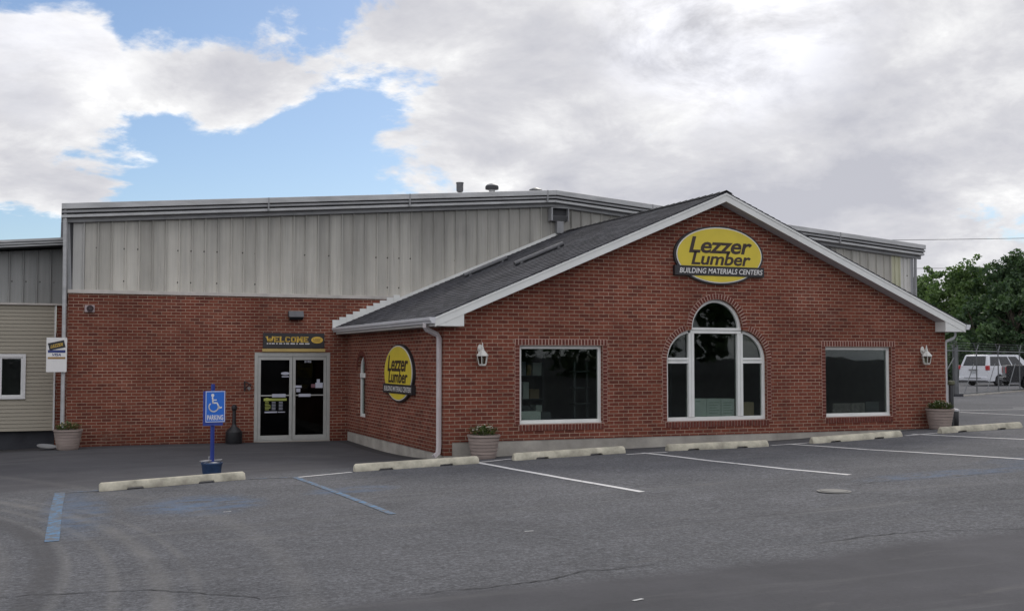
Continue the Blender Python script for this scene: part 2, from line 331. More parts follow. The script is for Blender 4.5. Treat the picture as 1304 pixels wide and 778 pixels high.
M = dict(
 brick=brick_mat('red_brick'),
 brick1=simple('red_brick_trim', (.135,.042,.032), .9, var=.3, scale=14, bmp=.3, bscale=90, spec=.2),
 mortar=simple('mortar', (.48,.34,.28), .95, var=.15, scale=8, spec=.2),
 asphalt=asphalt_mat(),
 white_paint=paint_mat('white_line_paint', (.62,.61,.60), .40),
 blue_paint=paint_mat('blue_line_paint', (.07,.18,.32), .525),
 blue_faint=paint_mat('faded_blue_paint', (.07,.14,.24), .55),
 pale_speck=simple('pale_worn_paint', (.42,.42,.41), .9),
 crackm=simple('crack_dark', (.022,.022,.024), .95),
 shingle=shingle_mat(),
 white_trim=simple('white_painted_trim', (.69,.69,.665), .5, var=.07, scale=2.2),
 soffit=simple('white_soffit', (.52,.52,.53), .6, var=.05),
 gutter=simple('white_gutter', (.58,.58,.60), .45, var=.08, scale=4, stretch=(1,1,3)),
 pink_spout=simple('pinkish_white_downspout', (.55,.50,.50), .5, var=.10, scale=3),
 concrete=simple('foundation_concrete', (.34,.315,.28), .95, var=.25, scale=2.0, bmp=.3, bscale=40, spec=.2),
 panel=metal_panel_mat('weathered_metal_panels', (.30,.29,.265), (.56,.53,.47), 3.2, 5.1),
 panel_light=metal_panel_mat('pale_metal_panel', (.45,.44,.42), (.58,.565,.53), 3.3, 5.0),
 panel_yellow=simple('yellowed_translucent_panel', (.47,.46,.33), .6, var=.1, stretch=(8,8,.5)),
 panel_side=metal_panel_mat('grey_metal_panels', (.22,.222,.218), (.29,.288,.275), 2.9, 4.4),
 trim_light=simple('galvanised_trim', (.42,.42,.42), .5, .1, var=.2, scale=1.6, stretch=(1,1,4)),
 trim_mid=simple('grey_trim', (.26,.26,.265), .5, .1, var=.15, scale=2),
 trim_dark=simple('dark_recess_metal', (.035,.035,.038), .7),
 sill_trim=simple('cream_base_flashing', (.50,.46,.42), .6, var=.15, scale=3),
 tin=simple('galvanised_roof_sheet', (.40,.40,.41), .45, .3, var=.15),
 siding=simple('tan_vinyl_siding', (.30,.268,.21), .6, var=.07, scale=1.5, stretch=(.4,1,4)),
 vinyl=simple('white_vinyl', (.62,.61,.60), .45, var=.05),
 base_dark=simple('dark_block_base', (.035,.036,.042), .95, var=.2),
 glass=glass_mat('window_glass'), door_glass=glass_mat('door_glass', (.40,.41,.42), .4),
 alu=simple('anodised_aluminium', (.42,.42,.40), .42, .35, var=.08, scale=6),
 alu_dark=simple('dull_aluminium', (.20,.20,.20), .4, .5, var=.08),
 inner=simple('interior_wall', (.11,.107,.10), .9, var=.15), floor_in=simple('interior_floor', (.09,.085,.08), .7),
 carton_w=simple('pale_carton', (.72,.76,.72), .8, var=.08), carton_b=simple('brown_carton', (.36,.27,.17), .85, var=.1),
 poster=simple('dim_picture_board', (.22,.19,.18), .7, var=.4, scale=9), print_=simple('printed_grey', (.34,.42,.36), .8),
 shelf=simple('shop_fitting_grey', (.09,.095,.10), .7, var=.2),
 yellow=simple('sign_yellow', (.64,.50,.040), .45, var=.05), black=simple('sign_black', (.022,.020,.022), .5),
 sign_white=simple('sign_white', (.72,.70,.68), .45, var=.04), gold=simple('sign_gold', (.62,.40,.06), .45), tan=simple('sign_tan', (.42,.30,.10), .5),
 letter_brown=simple('letter_dark_brown', (.035,.018,.012), .5),
 navy=simple('card_blue', (.02,.035,.16), .5), lime=simple('decal_lime', (.40,.44,.10), .6), decal=simple('decal_white', (.42,.43,.50), .6),
 blue=simple('sign_blue', (.014,.13,.55), .4, var=.06), blue_post=simple('blue_post', (.02,.045,.26), .5, var=.15), blue_tub=simple('faded_blue_bucket', (.018,.045,.11), .55, var=.3, scale=8),
 stopm=simple('yellowed_concrete', (.43,.40,.32), .9, var=.38, scale=4.5, bmp=.35, bscale=50, spec=.2),
 tub=simple('grey_brown_plastic_tub', (.27,.215,.19), .75, var=.18, scale=3, stretch=(1,1,5)),
 soil=simple('soil', (.03,.022,.016), 1), leafs=leaf_mat('planter_leaves', (.03,.05,.02), (.13,.16,.06), 12),
 petal_w=simple('white_petals', (.62,.58,.50), .7, var=.2, scale=20), petal_y=simple('cream_petals', (.50,.42,.22), .7, var=.2, scale=20),
 black_pl=simple('black_plastic', (.014,.014,.016), .45, var=.2), grey_lid=simple('pale_grey_lid', (.45,.45,.46), .6),
 lamp_white=simple('lantern_white_enamel', (.62,.61,.57), .4, var=.1, scale=12), lamp_glass=glass_mat('lantern_glass', (.55,.56,.50), 1.0),
 flood=simple('floodlight_grey', (.10,.10,.105), .45, .3, var=.2, scale=9), lens=simple('dark_lens', (.02,.02,.022), .2),
 alarmp=simple('alarm_plate', (.36,.29,.29), .6), 
 galv=simple('galvanised_steel', (.13,.135,.14), .5, .35, var=.2, scale=4),
 van_white=simple('white_car_paint', (.62,.63,.66), .25, 0, var=.03), truck_black=simple('black_car_paint', (.012,.012,.015), .25),
 car_glass=simple('dark_car_glass', (.015,.017,.02), .08), tyre=simple('tyre_rubber', (.015,.015,.016), .85), rim=simple('alloy_rim', (.38,.38,.40), .35, .6),
 tail=simple('red_lamp', (.42,.015,.02), .3), grime=simple('grey_plastic', (.10,.10,.105), .7), plate=simple('number_plate', (.42,.44,.46), .5),
 bark=simple('bark', (.07,.055,.042), .95, var=.3, scale=6, bmp=.5, bscale=12),
 cable=simple('black_cable', (.03,.03,.035), .7),
)

# ------------------------------------------------------------------ ground
CP = np.array([(-6,7,-.12),(-2,7,-.12),(-.4,7,-.13),(0,3.75,-.15),(0,1.86,-.10),(0,0,0),(2,0,.06),(7.07,0,.16),(11.2,0,.32),
(-5.6,-1.4,-.14),(-3.6,-1.4,-.05),(-1.9,-1.4,0),(.1,-1.4,.06),(2.8,-1.4,.14),(5.8,-1.4,.17),(8.8,-1.4,.27),(11.8,-1.4,.36),
(-7,8,-.2),(-16,8,-.25),(-14,-1.4,-.25),(-3,3,-.1),(-6,3,-.13),(28,17,.22),(40,30,.22),(20,5,.36),(16,12,.32),(18,-6,.42),
(-6,-18,.1),(0,-10,.13),(-6,-8,0.0),(5,-8,.26),(12,-10,.36),(-15,-10,-.1),(-25,-20,-.1),(20,-20,.35),(0,-25,.15)], float)
def _K(r2): return np.where(r2 > 1e-9, .5*r2*np.log(np.maximum(r2, 1e-9)), 0)
_P = CP[:, :2]; _n = len(_P); _A = np.zeros((_n+3, _n+3)); _d = ((_P[:,None]-_P[None])**2).sum(-1)
_A[:_n,:_n] = _K(_d)+np.eye(_n)*.3; _A[:_n,_n] = _A[_n,:_n] = 1; _A[:_n,_n+1:] = _P; _A[_n+1:,:_n] = _P.T
_W = np.linalg.solve(_A, np.concatenate([CP[:,2], np.zeros(3)]))
def gh(x, y):
    x = np.asarray(x, float); y = np.asarray(y, float); x, y = np.broadcast_arrays(x, y); q = np.stack([x.ravel(), y.ravel()], -1)
    r = ((q[:,None]-_P[None])**2).sum(-1); z = _K(r)@_W[:_n]+_W[_n]+q@_W[_n+1:]
    rr = np.hypot(q[:,0]-3, q[:,1]); t = np.clip((rr-28)/30, 0, 1); t = t*t*(3-2*t)
    return (z*(1-t)+.2*t).reshape(x.shape)
def g1(x, y): return float(gh(x, y))

def axis_pts(a, b, step, far):
    core = list(np.arange(a, b+1e-6, step)); out = []; s = step; v = a
    left = []
    while v > -far: s *= 1.35; v -= s; left.append(v)
    s = step; v = core[-1]; right = []
    while v < far: s *= 1.35; v += s; right.append(v)
    return np.array(left[::-1]+core+right)
gx = axis_pts(-16, 22, .3, 1500); gy = axis_pts(-20, 10, .3, 1500)
X, Y = np.meshgrid(gx, gy); Z = gh(X, Y)
nx, ny = len(gx), len(gy)
me = bpy.data.meshes.new('ground')
idx = np.arange(nx*ny).reshape(ny, nx)
faces = np.stack([idx[:-1,:-1], idx[:-1,1:], idx[1:,1:], idx[1:,:-1]], -1).reshape(-1, 4)
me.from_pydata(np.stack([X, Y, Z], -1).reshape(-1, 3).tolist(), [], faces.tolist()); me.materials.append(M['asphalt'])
me.polygons.foreach_set('use_smooth', [True]*len(me.polygons))
ground = bpy.data.objects.new('ground', me); COL.objects.link(ground); tag(ground, kind='structure')

def ribbon(pts, w, name, mat, lift=.005, jag=0.0, step=.12, taper=False):
    """flat strip draped on the ground along pts"""
    P_ = []
    for a, b in zip(pts[:-1], pts[1:]):
        d = math.hypot(b[0]-a[0], b[1]-a[1]); n = max(1, int(d/step))
        for i in range(n): P_.append((a[0]+(b[0]-a[0])*i/n, a[1]+(b[1]-a[1])*i/n))
    P_.append(pts[-1]); n = len(P_)
    if jag:
        off = 0; Q = []
        for p in P_: off = off*.75+random.gauss(0, jag); Q.append((p[0]+off*.3, p[1]+off))
        P_ = Q
    mb = MB()
    cols = 3
    for i, p in enumerate(P_):
        a, b = P_[max(0, i-1)], P_[min(n-1, i+1)]; dx, dy = b[0]-a[0], b[1]-a[1]; l = math.hypot(dx, dy) or 1
        ww = w*(random.uniform(.3, 1.3) if jag else random.uniform(.96, 1.04))
        if taper: ww *= min(1, 4*i/n, 4*(n-1-i)/n)+.1
        for k in range(cols):
            t = (k/(cols-1)-.5)*ww; x, y = p[0]-dy/l*t, p[1]+dx/l*t
            mb.v.append((x, y, g1(x, y)+lift))
    for i in range(n-1):
        for k in range(cols-1):
            a = i*cols+k; mb.f.append((a, a+1, a+cols+1, a+cols))
    o = mb.build(name, mat); return tag(o, kind='structure')
for pts in ([(.15,-1.28),(.12,-2.89),(.2,-4.62),(.37,-6.45)], [(.15,-1.25),(.89,-.95)], [(-2.85,-1.68),(-1.98,-1.43)], [(3.04,-1.56),(3.06,-3.63),(3.25,-5.34),(3.49,-6.41)],
            [(2.65,-1.72),(3.46,-1.66)], [(6.33,-1.1),(6.3,-3.34),(6.55,-4.75),(6.85,-6.11)], [(5.89,-1.21),(6.79,-1.15)], [(9.26,-1.06),(9.39,-2.54),(9.62,-3.5),(9.8,-6)], [(8.92,-1.27),(9.79,-1.25)],
            [(16.39,5.15),(18.32,4.8),(21,4.5)], [(15.76,4.5),(15.71,2.32),(15.8,.8)], [(18.87,5.72),(21.5,5.3)], [(12.4,-1.3),(12.5,-5.5)]):
    ribbon(pts, .09, 'parking_line', M['white_paint'])
for pts, w in (([(-6.17,-1.23),(-6.22,-3.53),(-6.26,-6.59)], .14), ([(-2.9,-1.63),(-2.84,-4.17),(-2.8,-6.58)], .085)):
    ribbon(pts, w, 'blue_parking_line', M['blue_paint'])
ribbon([(-6.17,-1.2),(-5.6,-1.27)], .10, 'blue_parking_line', M['blue_faint'])
ribbon([(-3.55,-1.34),(-2.9,-1.63)], .10, 'blue_parking_line', M['blue_faint'])
ribbon([(-4.28,-10.55),(-3.76,-10.78),(-3.41,-10.81),(-3.14,-10.75),(-2.75,-10.72),(-2.4,-10.54),(-1.92,-10.56),(-1.42,-10.44)], .013, 'pavement_crack', M['crackm'], jag=.014, step=.05, taper=True)
ribbon([(-.55,-10.4),(.17,-10.33),(.83,-10.27),(1.28,-10.28),(2.0,-10.6),(3.6,-10.9)], .012, 'pavement_crack', M['crackm'], jag=.014, step=.05, taper=True)
ribbon([(-7.6,-9.2),(-6.4,-9.5),(-5.57,-9.73),(-4.87,-10.4),(-4.28,-10.55)], .014, 'pavement_crack', M['crackm'], jag=.014, step=.05, taper=True)
ribbon([(1.0,-7.0),(1.8,-7.3),(2.2,-7.55)], .012, 'pavement_crack', M['crackm'], jag=.012, step=.05, taper=True)
ribbon([(2.4,-7.5),(3.2,-7.2),(4.4,-7.3),(6.0,-7.1)], .012, 'pavement_crack', M['crackm'], jag=.014, step=.05, taper=True)
for (x, y) in [(-.71,-7.13),(-1.97,-8.48),(-2.5,-11.65),(-4.38,-5.2),(-5.38,-8.65),(.78,-8.92),(-.71,-12.2),(-2.0,-11.8)][1:4]:
    ribbon([(x-.05, y+random.uniform(-.03,.03)), (x+.04, y)], .03, 'paint_fleck', M['pale_speck'], step=.04)
o = MB().lathe([(.001,.012),(.16,.012),(.165,.004),(.2,.004),(.2,0.0),(.001,0)], (0,0,0), 28).build('utility_cover', simple('worn_iron', (.17,.165,.155), .8, .2), None, 40)
o.location = (2.28,-7.64,g1(2.28,-7.64)+.004); tag(o, 'small round pale utility cover set in the asphalt beyond the middle parking line', 'manhole cover')

# ------------------------------------------------------------------ gabled shop building
W = 11.12; HG = .42; PK = 4.93; CX = 5.56; YW = 7.03
def rz_(x): return PK - HG*abs(x-CX)
shop = thing('shop_building', 'red brick shop wing with dark shingled gable roof and three big front windows', 'building', (0,0,0))
def arcpts(cx, cz, r, a0, a1, n): return [(cx+r*math.cos(R(a0+(a1-a0)*i/n)), cz+r*math.sin(R(a0+(a1-a0)*i/n))) for i in range(n+1)]
def pal_outline(e=0.0):
    """outline of the three-lobed window, grown by e"""
    p = [(4.42-e,.57-e)] + [(4.42-e,1.72)]
    a = arcpts(5.0,1.72,.58+e,180,95,9)[1:]; p += [q for q in a if q[0] < 4.965-e*.7 or True]
    cen = arcpts(5.535,2.32,.57+e,180,0,18)
    # join where the lobes meet
    p = [q for q in p if not (q[0] > 4.965-e and q[1] > 2.3)]
    p += cen
    b = [(11.07-x, z) for x, z in reversed([q for q in ([(4.42-e,1.72)]+a) if not (q[0] > 4.965-e and q[1] > 2.3)])]
    p += b + [(6.65+e,.57-e)]
    return p
pal = pal_outline()
win_l = [(1.42,.58),(3.07,.58),(3.07,1.99),(1.42,1.99)]; win_r = [(8.05,.58),(9.70,.58),(9.70,1.99),(8.05,1.99)]
zt = lambda x: rz_(x)-.17
wall = MB()
wall.prism([(0,.07),(.15,.07),(.15,.30),(W,.30),(W,zt(W)),(CX,zt(CX)),(0,zt(0))], 0, .2, 'xz', [win_l, win_r, pal])
# left side wall with an arched window opening
sw = [(5.38,.46),(6.07,.46)]+arcpts(5.725,1.48,.345,0,180,12)
wall.prism([(.2,.085),(YW-.002,.085),(YW-.002,2.45),(.2,2.45)], .0, .2, 'yz', [sw])
wall.prism([(.2,.30),(YW-.002,.30),(YW-.002,2.45),(.2,2.45)], W-.2, W, 'yz')
wall.build('wall', M['brick'], shop)
fd = MB(); fd.box(.15, W-.012, .012, .188, -.3, .298); fd.box(.012, .188, .2, YW-.01, -.4, .083); fd.box(.006, .148, .006, .19, -.3, .068); fd.box(W-.188, W-.012, .19, YW-.01, -.3, .298)
for y in (1.1, 1.9, 2.7, 3.5, 4.3, 5.1, 5.9, 6.7): pass
fd.build('foundation', M['concrete'], shop)
MB().box(.2, W-.2, .2, YW-.05, .2, .28).build('floor', M['floor_in'], shop)
gab = [(.21,.28),(W-.21,.28),(W-.21,zt(W-.21)-.03),(W-1.9,3.0),(1.9,3.0),(.21,zt(.21)-.03)]
MB().prism(gab, YW-.06, YW-.02).build('interior_wall', M['inner'], shop); MB().prism(gab, 4.2, 4.25).build('partition', M['inner'], shop)
MB().box(W-.24, W-.205, .21, 4.2, .28, 2.3).build('side_lining', M['inner'], shop); MB().box(1.9, W-1.9, .2, 4.2, 3.0, 3.03).build('ceiling', M['inner'], shop)

# roof: real overlapping courses
def roof_side(sgn, mb):
    run = 5.83; n = 44; th = math.atan(HG); 
    for i in range(n):
        a0 = run*i/n; a1 = run*(i+1)/n + .03        # distance from the ridge
        if a1 > run: a1 = run+.02
        x0 = CX+sgn*a0; x1 = CX+sgn*a1; z0 = PK-HG*a0-.004; z1 = PK-HG*a1+.010
        y0, y1 = -.32, YW-.005
        mb.add([(x0,y0,z0),(x1,y0,z1),(x1,y1,z1),(x0,y1,z0),(x0,y0,z0-.018),(x1,y0,z1-.018),(x1,y1,z1-.018),(x0,y1,z0-.018)],
               [(0,1,2,3),(7,6,5,4),(0,4,5,1),(1,5,6,2),(2,6,7,3),(3,7,4,0)])
rf = MB(); roof_side(-1, rf); roof_side(1, rf)
for k in range(30):   # ridge cap shingles
    y0 = -.325+k*.245; rf.add([(CX-.14,y0,PK-.03),(CX,y0,PK+.034),(CX+.14,y0,PK-.03),(CX-.14,y0+.27,PK-.045),(CX,y0+.27,PK+.02),(CX+.14,y0+.27,PK-.045)], [(0,1,4,3),(1,2,5,4)])
roof = rf.build('roof', M['shingle'], shop)
dk = MB()   # roof deck
for sgn in (-1, 1):
    e = CX+sgn*5.82; dk.prism([(CX,PK-.03),(e,PK-HG*5.82-.03),(e,PK-HG*5.82-.10),(CX,PK-.10)], -.28, YW-.01)
dk.build('roof_deck', M['soffit'], shop)
fa = MB()   # rake boards on the front, two steps
for sgn in (-1, 1):
    e = CX+sgn*5.83
    fa.prism([(CX,PK-.022),(e,PK-HG*5.83-.022),(e,PK-HG*5.83-.185),(CX,PK-.185)], -.31, -.285)
    fa.prism([(CX,PK-.022),(e,PK-HG*5.83-.022),(e,PK-HG*5.83-.062),(CX,PK-.062)], -.322, -.31)
# eave boards along the sides
fa.box(-.27, -.25, -.285, YW-.01, 2.31, 2.46); fa.box(W+.25, W+.27, -.285, YW-.01, 2.31, 2.46)
# boxed eave returns
for sgn, a, b in ((-1, -.27, .26), (1, W-.26, W+.27)):
    zi = rz_(.26)-.185; 
    if sgn < 0: fa.prism([(a,2.31),(b,2.31),(b,zi),(a,2.315)], -.302, -.001)
    else: fa.prism([(a,2.31),(b,2.31),(b,2.315),(a,zi)], -.302, -.001)
fa.build('fascia', M['white_trim'], shop, bevel=.003)
so = MB()   # sloping soffit under the rakes and flat soffit under the eaves
for sgn in (-1, 1):
    e = CX+sgn*5.80; so.prism([(CX,PK-.165),(e,PK-HG*5.80-.165),(e,PK-HG*5.80-.18),(CX,PK-.18)], -.284, .0)
so.box(-.25, -.002, 0.0, YW-.01, 2.312, 2.33); so.box(W+.002, W+.25, 0.0, YW-.01, 2.312, 2.33)
so.build('soffit', M['soffit'], shop)
for sx in (-1, 1):   # K-style gutters
    x0 = -.272 if sx < 0 else W+.272
    prof = [(0,0),(-.065,.0),(-.075,.03),(-.10,.055),(-.105,.10),(-.095,.105),(-.0,.105)]
    gt = MB().prism([(x0+(p[0] if sx < 0 else -p[0]), 2.355+p[1]) for p in prof], -.34, YW-.02)
    gt.build('gutter', M['gutter'], shop)
def rtube(mb, path, w=.035):  # rectangular downspout
    return mb.tube(path, w, 4)
rtube(MB(), [(-.33,.05,2.37),(-.33,.05,2.30),(-.30,.07,2.26),(-.09,.12,2.17),(-.055,.12,2.11),(-.055,.12,.22),(-.07,.11,.12),(-.17,.05,.06)], .046).build('downspout', M['pink_spout'], shop, 30)
rtube(MB(), [(W+.33,.05,2.37),(W+.33,.05,2.24),(W+.28,.05,2.18),(W+.08,.045,2.12),(W+.058,.045,2.06),(W+.058,.045,.42)], .030).build('downspout', M['gutter'], shop, 30)
# step flashing where the roof meets the brick of the rear wall, straight flashing higher up
fl = MB()
x = -.36
while x < 1.15:
    zr = rz_(x); top = zr+.20
    fl.box(x, x+.158, YW-.035, YW-.006, zr-.02, round(top/.0677)*.0677); x += .161
fl.prism([(1.15,rz_(1.15)-.02),(1.15,rz_(1.15)+.075),(5.25,rz_(5.25)+.075),(5.4,rz_(5.4)+.0),(5.4,rz_(5.4)-.02)], YW-.05, YW-.006)
fl.build('flashing', M['white_trim'], shop)
for (xa, xb, y, rr) in ((2.35, 3.4, 5.6, .05), (2.5, 3.6, 2.9, .05)):
    b_ = MB().tube([(xa, y, rz_(xa)+.06), (xb, y, rz_(xb)+.06)], rr, 10); b_.box(xa+.1, xa+.16, y-.09, y+.09, rz_(xa+.1)-.01, rz_(xa+.13)+.05); b_.box(xb-.16, xb-.1, y-.09, y+.09, rz_(xb-.16)-.01, rz_(xb-.13)+.05)
    b_.build('roof_rail', M['flood'], shop, 40)

# window trims of real bricks
def bricks_line(mb, mo, x0, x1, z0, z1, w, vertical=True, y0=-.008, y1=.01):
    n = max(1, round((x1-x0)/w)); s = (x1-x0)/n
    for i in range(n):
        a = x0+i*s+.0095; mb.box(a, x0+(i+1)*s-.0095, y0+random.uniform(-.002,.002), y1, z0+.005, z1-.005)
def rect_window(x0, x1, z0, z1):
    w = MB(); f = .06; y0, y1 = .075, .15
    w.box(x0, x0+f, y0, y1, z0, z1); w.box(x1-f, x1, y0, y1, z0, z1); w.box(x0+f, x1-f, y0, y1, z0, z0+f+.01); w.box(x0+f, x1-f, y0, y1, z1-f, z1)
    w.box(x0-.0, x1+.0, y0-.02, y0-.001, z0, z0+.03)
    wo = w.build('window', M['white_trim'], shop, bevel=.004)
    MB().box(x0+f, x1-f, .105, .111, z0+f, z1-f).build('pane', M['glass'], wo)
    b = MB()
    bricks_line(b, None, x0-.09, x1+.09, z1+.004, z1+.115, .066)
    bricks_line(b, None, x0-.02, x1+.02, z0-.115, z0-.004, .066, y0=-.02)
    for i in range(round((z1-z0)/.0677)):
        z = z0+i*.0677
        for (a, c) in ((x0-.092, x0-.002), (x1+.002, x1+.092)): b.box(a+.004, c-.004, -.008+random.uniform(-.002,.001), .01, z+.005, z+.0627)
    b.build('brick_surround', M['brick1'], wo)
    m = MB(); m.box(x0-.095, x1+.095, -.003, .005, z1+.001, z1+.118); m.box(x0-.02, x1+.02, -.003, .005, z0-.113, z0-.001); m.box(x0-.095, x0-.001, -.003, .005, z0, z1); m.box(x1+.001, x1+.095, -.003, .005, z0, z1)
    m.build('mortar_bed', M['mortar'], wo)
    # reveal lining
    return wo
rect_window(1.42, 3.07, .58, 1.99); rect_window(8.05, 9.70, .58, 1.99)
# three-lobed window
w = MB(); f = .06; y0, y1 = .07, .15
w.box(4.42, 4.42+f, y0, y1, .57, 1.72); w.box(6.65-f, 6.65, y0, y1, .57, 1.72)
w.box(4.42+f, 6.65-f, y0, y1, .57, .57+.07)
for a in (4.925, 4.99, 6.02, 6.085): w.box(a, a+.06, y0-.012, y1, .57+.07, 2.24)
w.box(4.965, 6.105, y0-.016, y1, 2.235, 2.285); w.box(4.965, 6.105, y0-.016, y1, 2.295, 2.345)
w.box(4.42+f, 4.925, y0-.01, y1, 1.66, 1.71); w.box(4.42+f, 4.925, y0-.01, y1, 1.72, 1.77)
w.box(6.145, 6.65-f, y0-.01, y1, 1.66, 1.71); w.box(6.145, 6.65-f, y0-.01, y1, 1.72, 1.77)
def arc_bar(mb, cx, cz, ro, ri, a0, a1, n, y0, y1):
    o_, i_ = arcpts(cx, cz, ro, a0, a1, n), arcpts(cx, cz, ri, a0, a1, n)
    mb.prism(o_+i_[::-1], y0, y1)
arc_bar(w, 5.535, 2.32, .569, .51, 178, 2, 24, y0, y1)
arc_bar(w, 5.0, 1.72, .579, .52, 180, 98, 12, y0, y1); arc_bar(w, 6.07, 1.72, .579, .52, 82, 0, 12, y0, y1)
palw = w.build('window', M['white_trim'], shop, bevel=.004, label='three-lobed arched window with white mullions in the middle of the front')
MB().prism([(q[0]*.995+.0277, q[1]*.995+.007) for q in pal], .118, .124).build('pane', M['glass'], palw)
b = MB(); mm = MB()
def arc_bricks(cx, cz, r0, r1, a0, a1, n):
    for i in range(n):
        g = .15*(a1-a0)/n; x0 = a0+(a1-a0)*i/n+g; x1 = a0+(a1-a0)*(i+1)/n-g
        p = arcpts(cx, cz, r1-.004, x0, x1, 1)+arcpts(cx, cz, r0+.004, x1, x0, 1); b.prism(p, -.010+random.uniform(-.002,.002), .01)
    p = arcpts(cx, cz, r1, a0, a1, 24)+arcpts(cx, cz, r0, a1, a0, 24); mm.prism(p, -.003, .006)
arc_bricks(5.535, 2.32, .572, .68, 176, 4, 29); arc_bricks(5.0, 1.72, .582, .69, 180, 106, 14); arc_bricks(6.07, 1.72, .582, .69, 74, 0, 14)
bricks_line(b, None, 4.38, 6.69, .455, .566, .066, y0=-.02); mm.box(4.38, 6.69, -.003, .005, .457, .568)
for i in range(17):
    z = .575+i*.0677
    for (a, c) in ((4.325, 4.416), (6.654, 6.745)): b.box(a+.004, c-.004, -.009, .01, z+.005, z+.0627)
mm.box(4.322, 4.418, -.003, .005, .57, 1.72); mm.box(6.652, 6.748, -.003, .005, .57, 1.72)
b.build('brick_surround', M['brick1'], palw); mm.build('mortar_bed', M['mortar'], palw)
# narrow arched side window
w = MB(); x0, x1 = .07, .13
w.box(x0, x1, 5.38, 5.44, .46, 1.48); w.box(x0, x1, 6.01, 6.07, .46, 1.48); w.box(x0, x1, 5.44, 6.01, .46, .53); w.box(x0-.03, x1, 5.44, 6.01, 1.33, 1.43)
o_, i_ = arcpts(5.725,1.48,.345,180,0,16), arcpts(5.725,1.48,.285,0,180,16); w.prism(o_+i_, x0, x1, 'yz')
sidew = w.build('window', M['white_trim'], shop, bevel=.004, label='narrow arched window in the side wall')
MB().prism(sw, .10, .105, 'yz').build('pane', M['glass'], sidew)
b = MB()
for i in range(20):
    a0 = 180-i*9-.9; a1 = 180-(i+1)*9+.9; b.prism(arcpts(5.725,1.48,.45,a0,a1,1)+arcpts(5.725,1.48,.35,a1,a0,1), -.010, .01, 'yz')
b.build('brick_surround', M['brick1'], sidew)

# things standing behind the panes
def indoor(name, mb, mat, label, cat, group=None, bevel=.003):
    return tag(mb.build(name, mat, None, bevel=bevel), label, cat, group)
sl = MB().box(1.3, 9.9, .205, .62, .50, .56); indoor('display_ledge', sl, M['shelf'], 'long low grey display ledge running behind the front windows', 'ledge')
for i, (xa, xb, zt_) in enumerate(((5.06,5.38,.985),(5.39,5.70,.98),(5.71,6.01,.975))):
    c_ = MB().box(xa, xb, .165, .40, .575, zt_)
    o = indoor('carton', c_, M['carton_w'], ['pale green carton with a dark slot at the left end behind the arched window','pale green carton in the middle of the row behind the arched window','pale green carton with printed lines at the right end behind the arched window'][i], 'box', 'pale cartons behind the arched window')
    pr = MB()
    if i == 0: pr.box(xa+.08, xa+.18, .161, .1645, zt_-.06, zt_-.045)
    else:
        for k in range(5): pr.box(xa+.05, xb-.04-.03*(k % 3), .161, .1645, zt_-.08-k*.05, zt_-.07-k*.05)
    pr.build('printed_mark', M['print_'], o)
o = indoor('carton', MB().box(6.17, 6.46, .17, .42, .575, .90), M['carton_b'], 'plain brown cardboard box behind the right pane of the arched window', 'box')
for k, (xa, xb, za, zb, lab) in enumerate(((1.46,1.95,.562,.80,'low pale carton at the bottom left of the left window'),(1.96,2.15,.562,.78,'small carton beside the low pale carton in the left window'))):
    indoor('carton', MB().box(xa, xb, .28, .5, za, zb), M['carton_w'] if k == 0 else M['shelf'], lab, 'box', 'cartons in the left window')
indoor('stacked_trays', MB().box(1.48,1.86,.3,.5,.803,.83).box(1.5,1.80,.31,.48,.835,.87).box(1.52,1.74,.32,.47,.875,.90), M['shelf'], 'stack of thin grey trays on the low carton in the left window', 'trays')
rk = MB(); rk.box(2.72,2.76,.5,.54,.28,1.7); rk.box(2.98,3.02,.5,.54,.28,1.7)
for z in (.6,.9,1.2,1.5): rk.box(2.70,3.03,.42,.66,z,z+.02)
indoor('display_rack', rk, M['shelf'], 'tall grey display rack behind the right side of the left window', 'rack')
for (xr, yr, lab) in ((2.1,1.6,'dim shelf unit deep inside behind the left window'),(5.3,2.2,'dim shelf unit deep inside behind the arched window'),(8.6,1.7,'dim shelf unit deep inside behind the right window')):
    rk = MB().box(xr-.5,xr-.46,yr,yr+.4,.28,1.9).box(xr+.46,xr+.5,yr,yr+.4,.28,1.9)
    for z in (.5,.95,1.4,1.85): rk.box(xr-.46,xr+.46,yr,yr+.4,z,z+.025)
    sh = indoor('shelf_unit', rk, M['shelf'], lab, 'shelves', 'shelf units inside the shop')
    for z in (.525,.975,1.425):
        x = xr-.44
        while x < xr+.36:
            wd = random.uniform(.08,.2); MB().box(x, x+wd-.01, yr+.03, yr+.3, z, z+random.uniform(.15,.33)).build('goods', random.choice((M['carton_b'], M['carton_w'], M['decal'], M['tan'])), sh); x += wd+.02
indoor('picture_board', MB().box(8.42,8.86,.26,.30,.562,.84), M['poster'], 'brownish picture board propped in the right window, left one', 'board', 'boards propped in the right window')
indoor('picture_board', MB().box(8.88,9.22,.26,.30,.562,.84), M['poster'], 'brownish picture board propped in the right window, beside the pale sheet', 'board', 'boards propped in the right window')
indoor('pale_board', MB().box(9.25,9.58,.26,.28,.562,.86), M['shelf'], 'plain pale grey board propped at the right end of the right window', 'board')

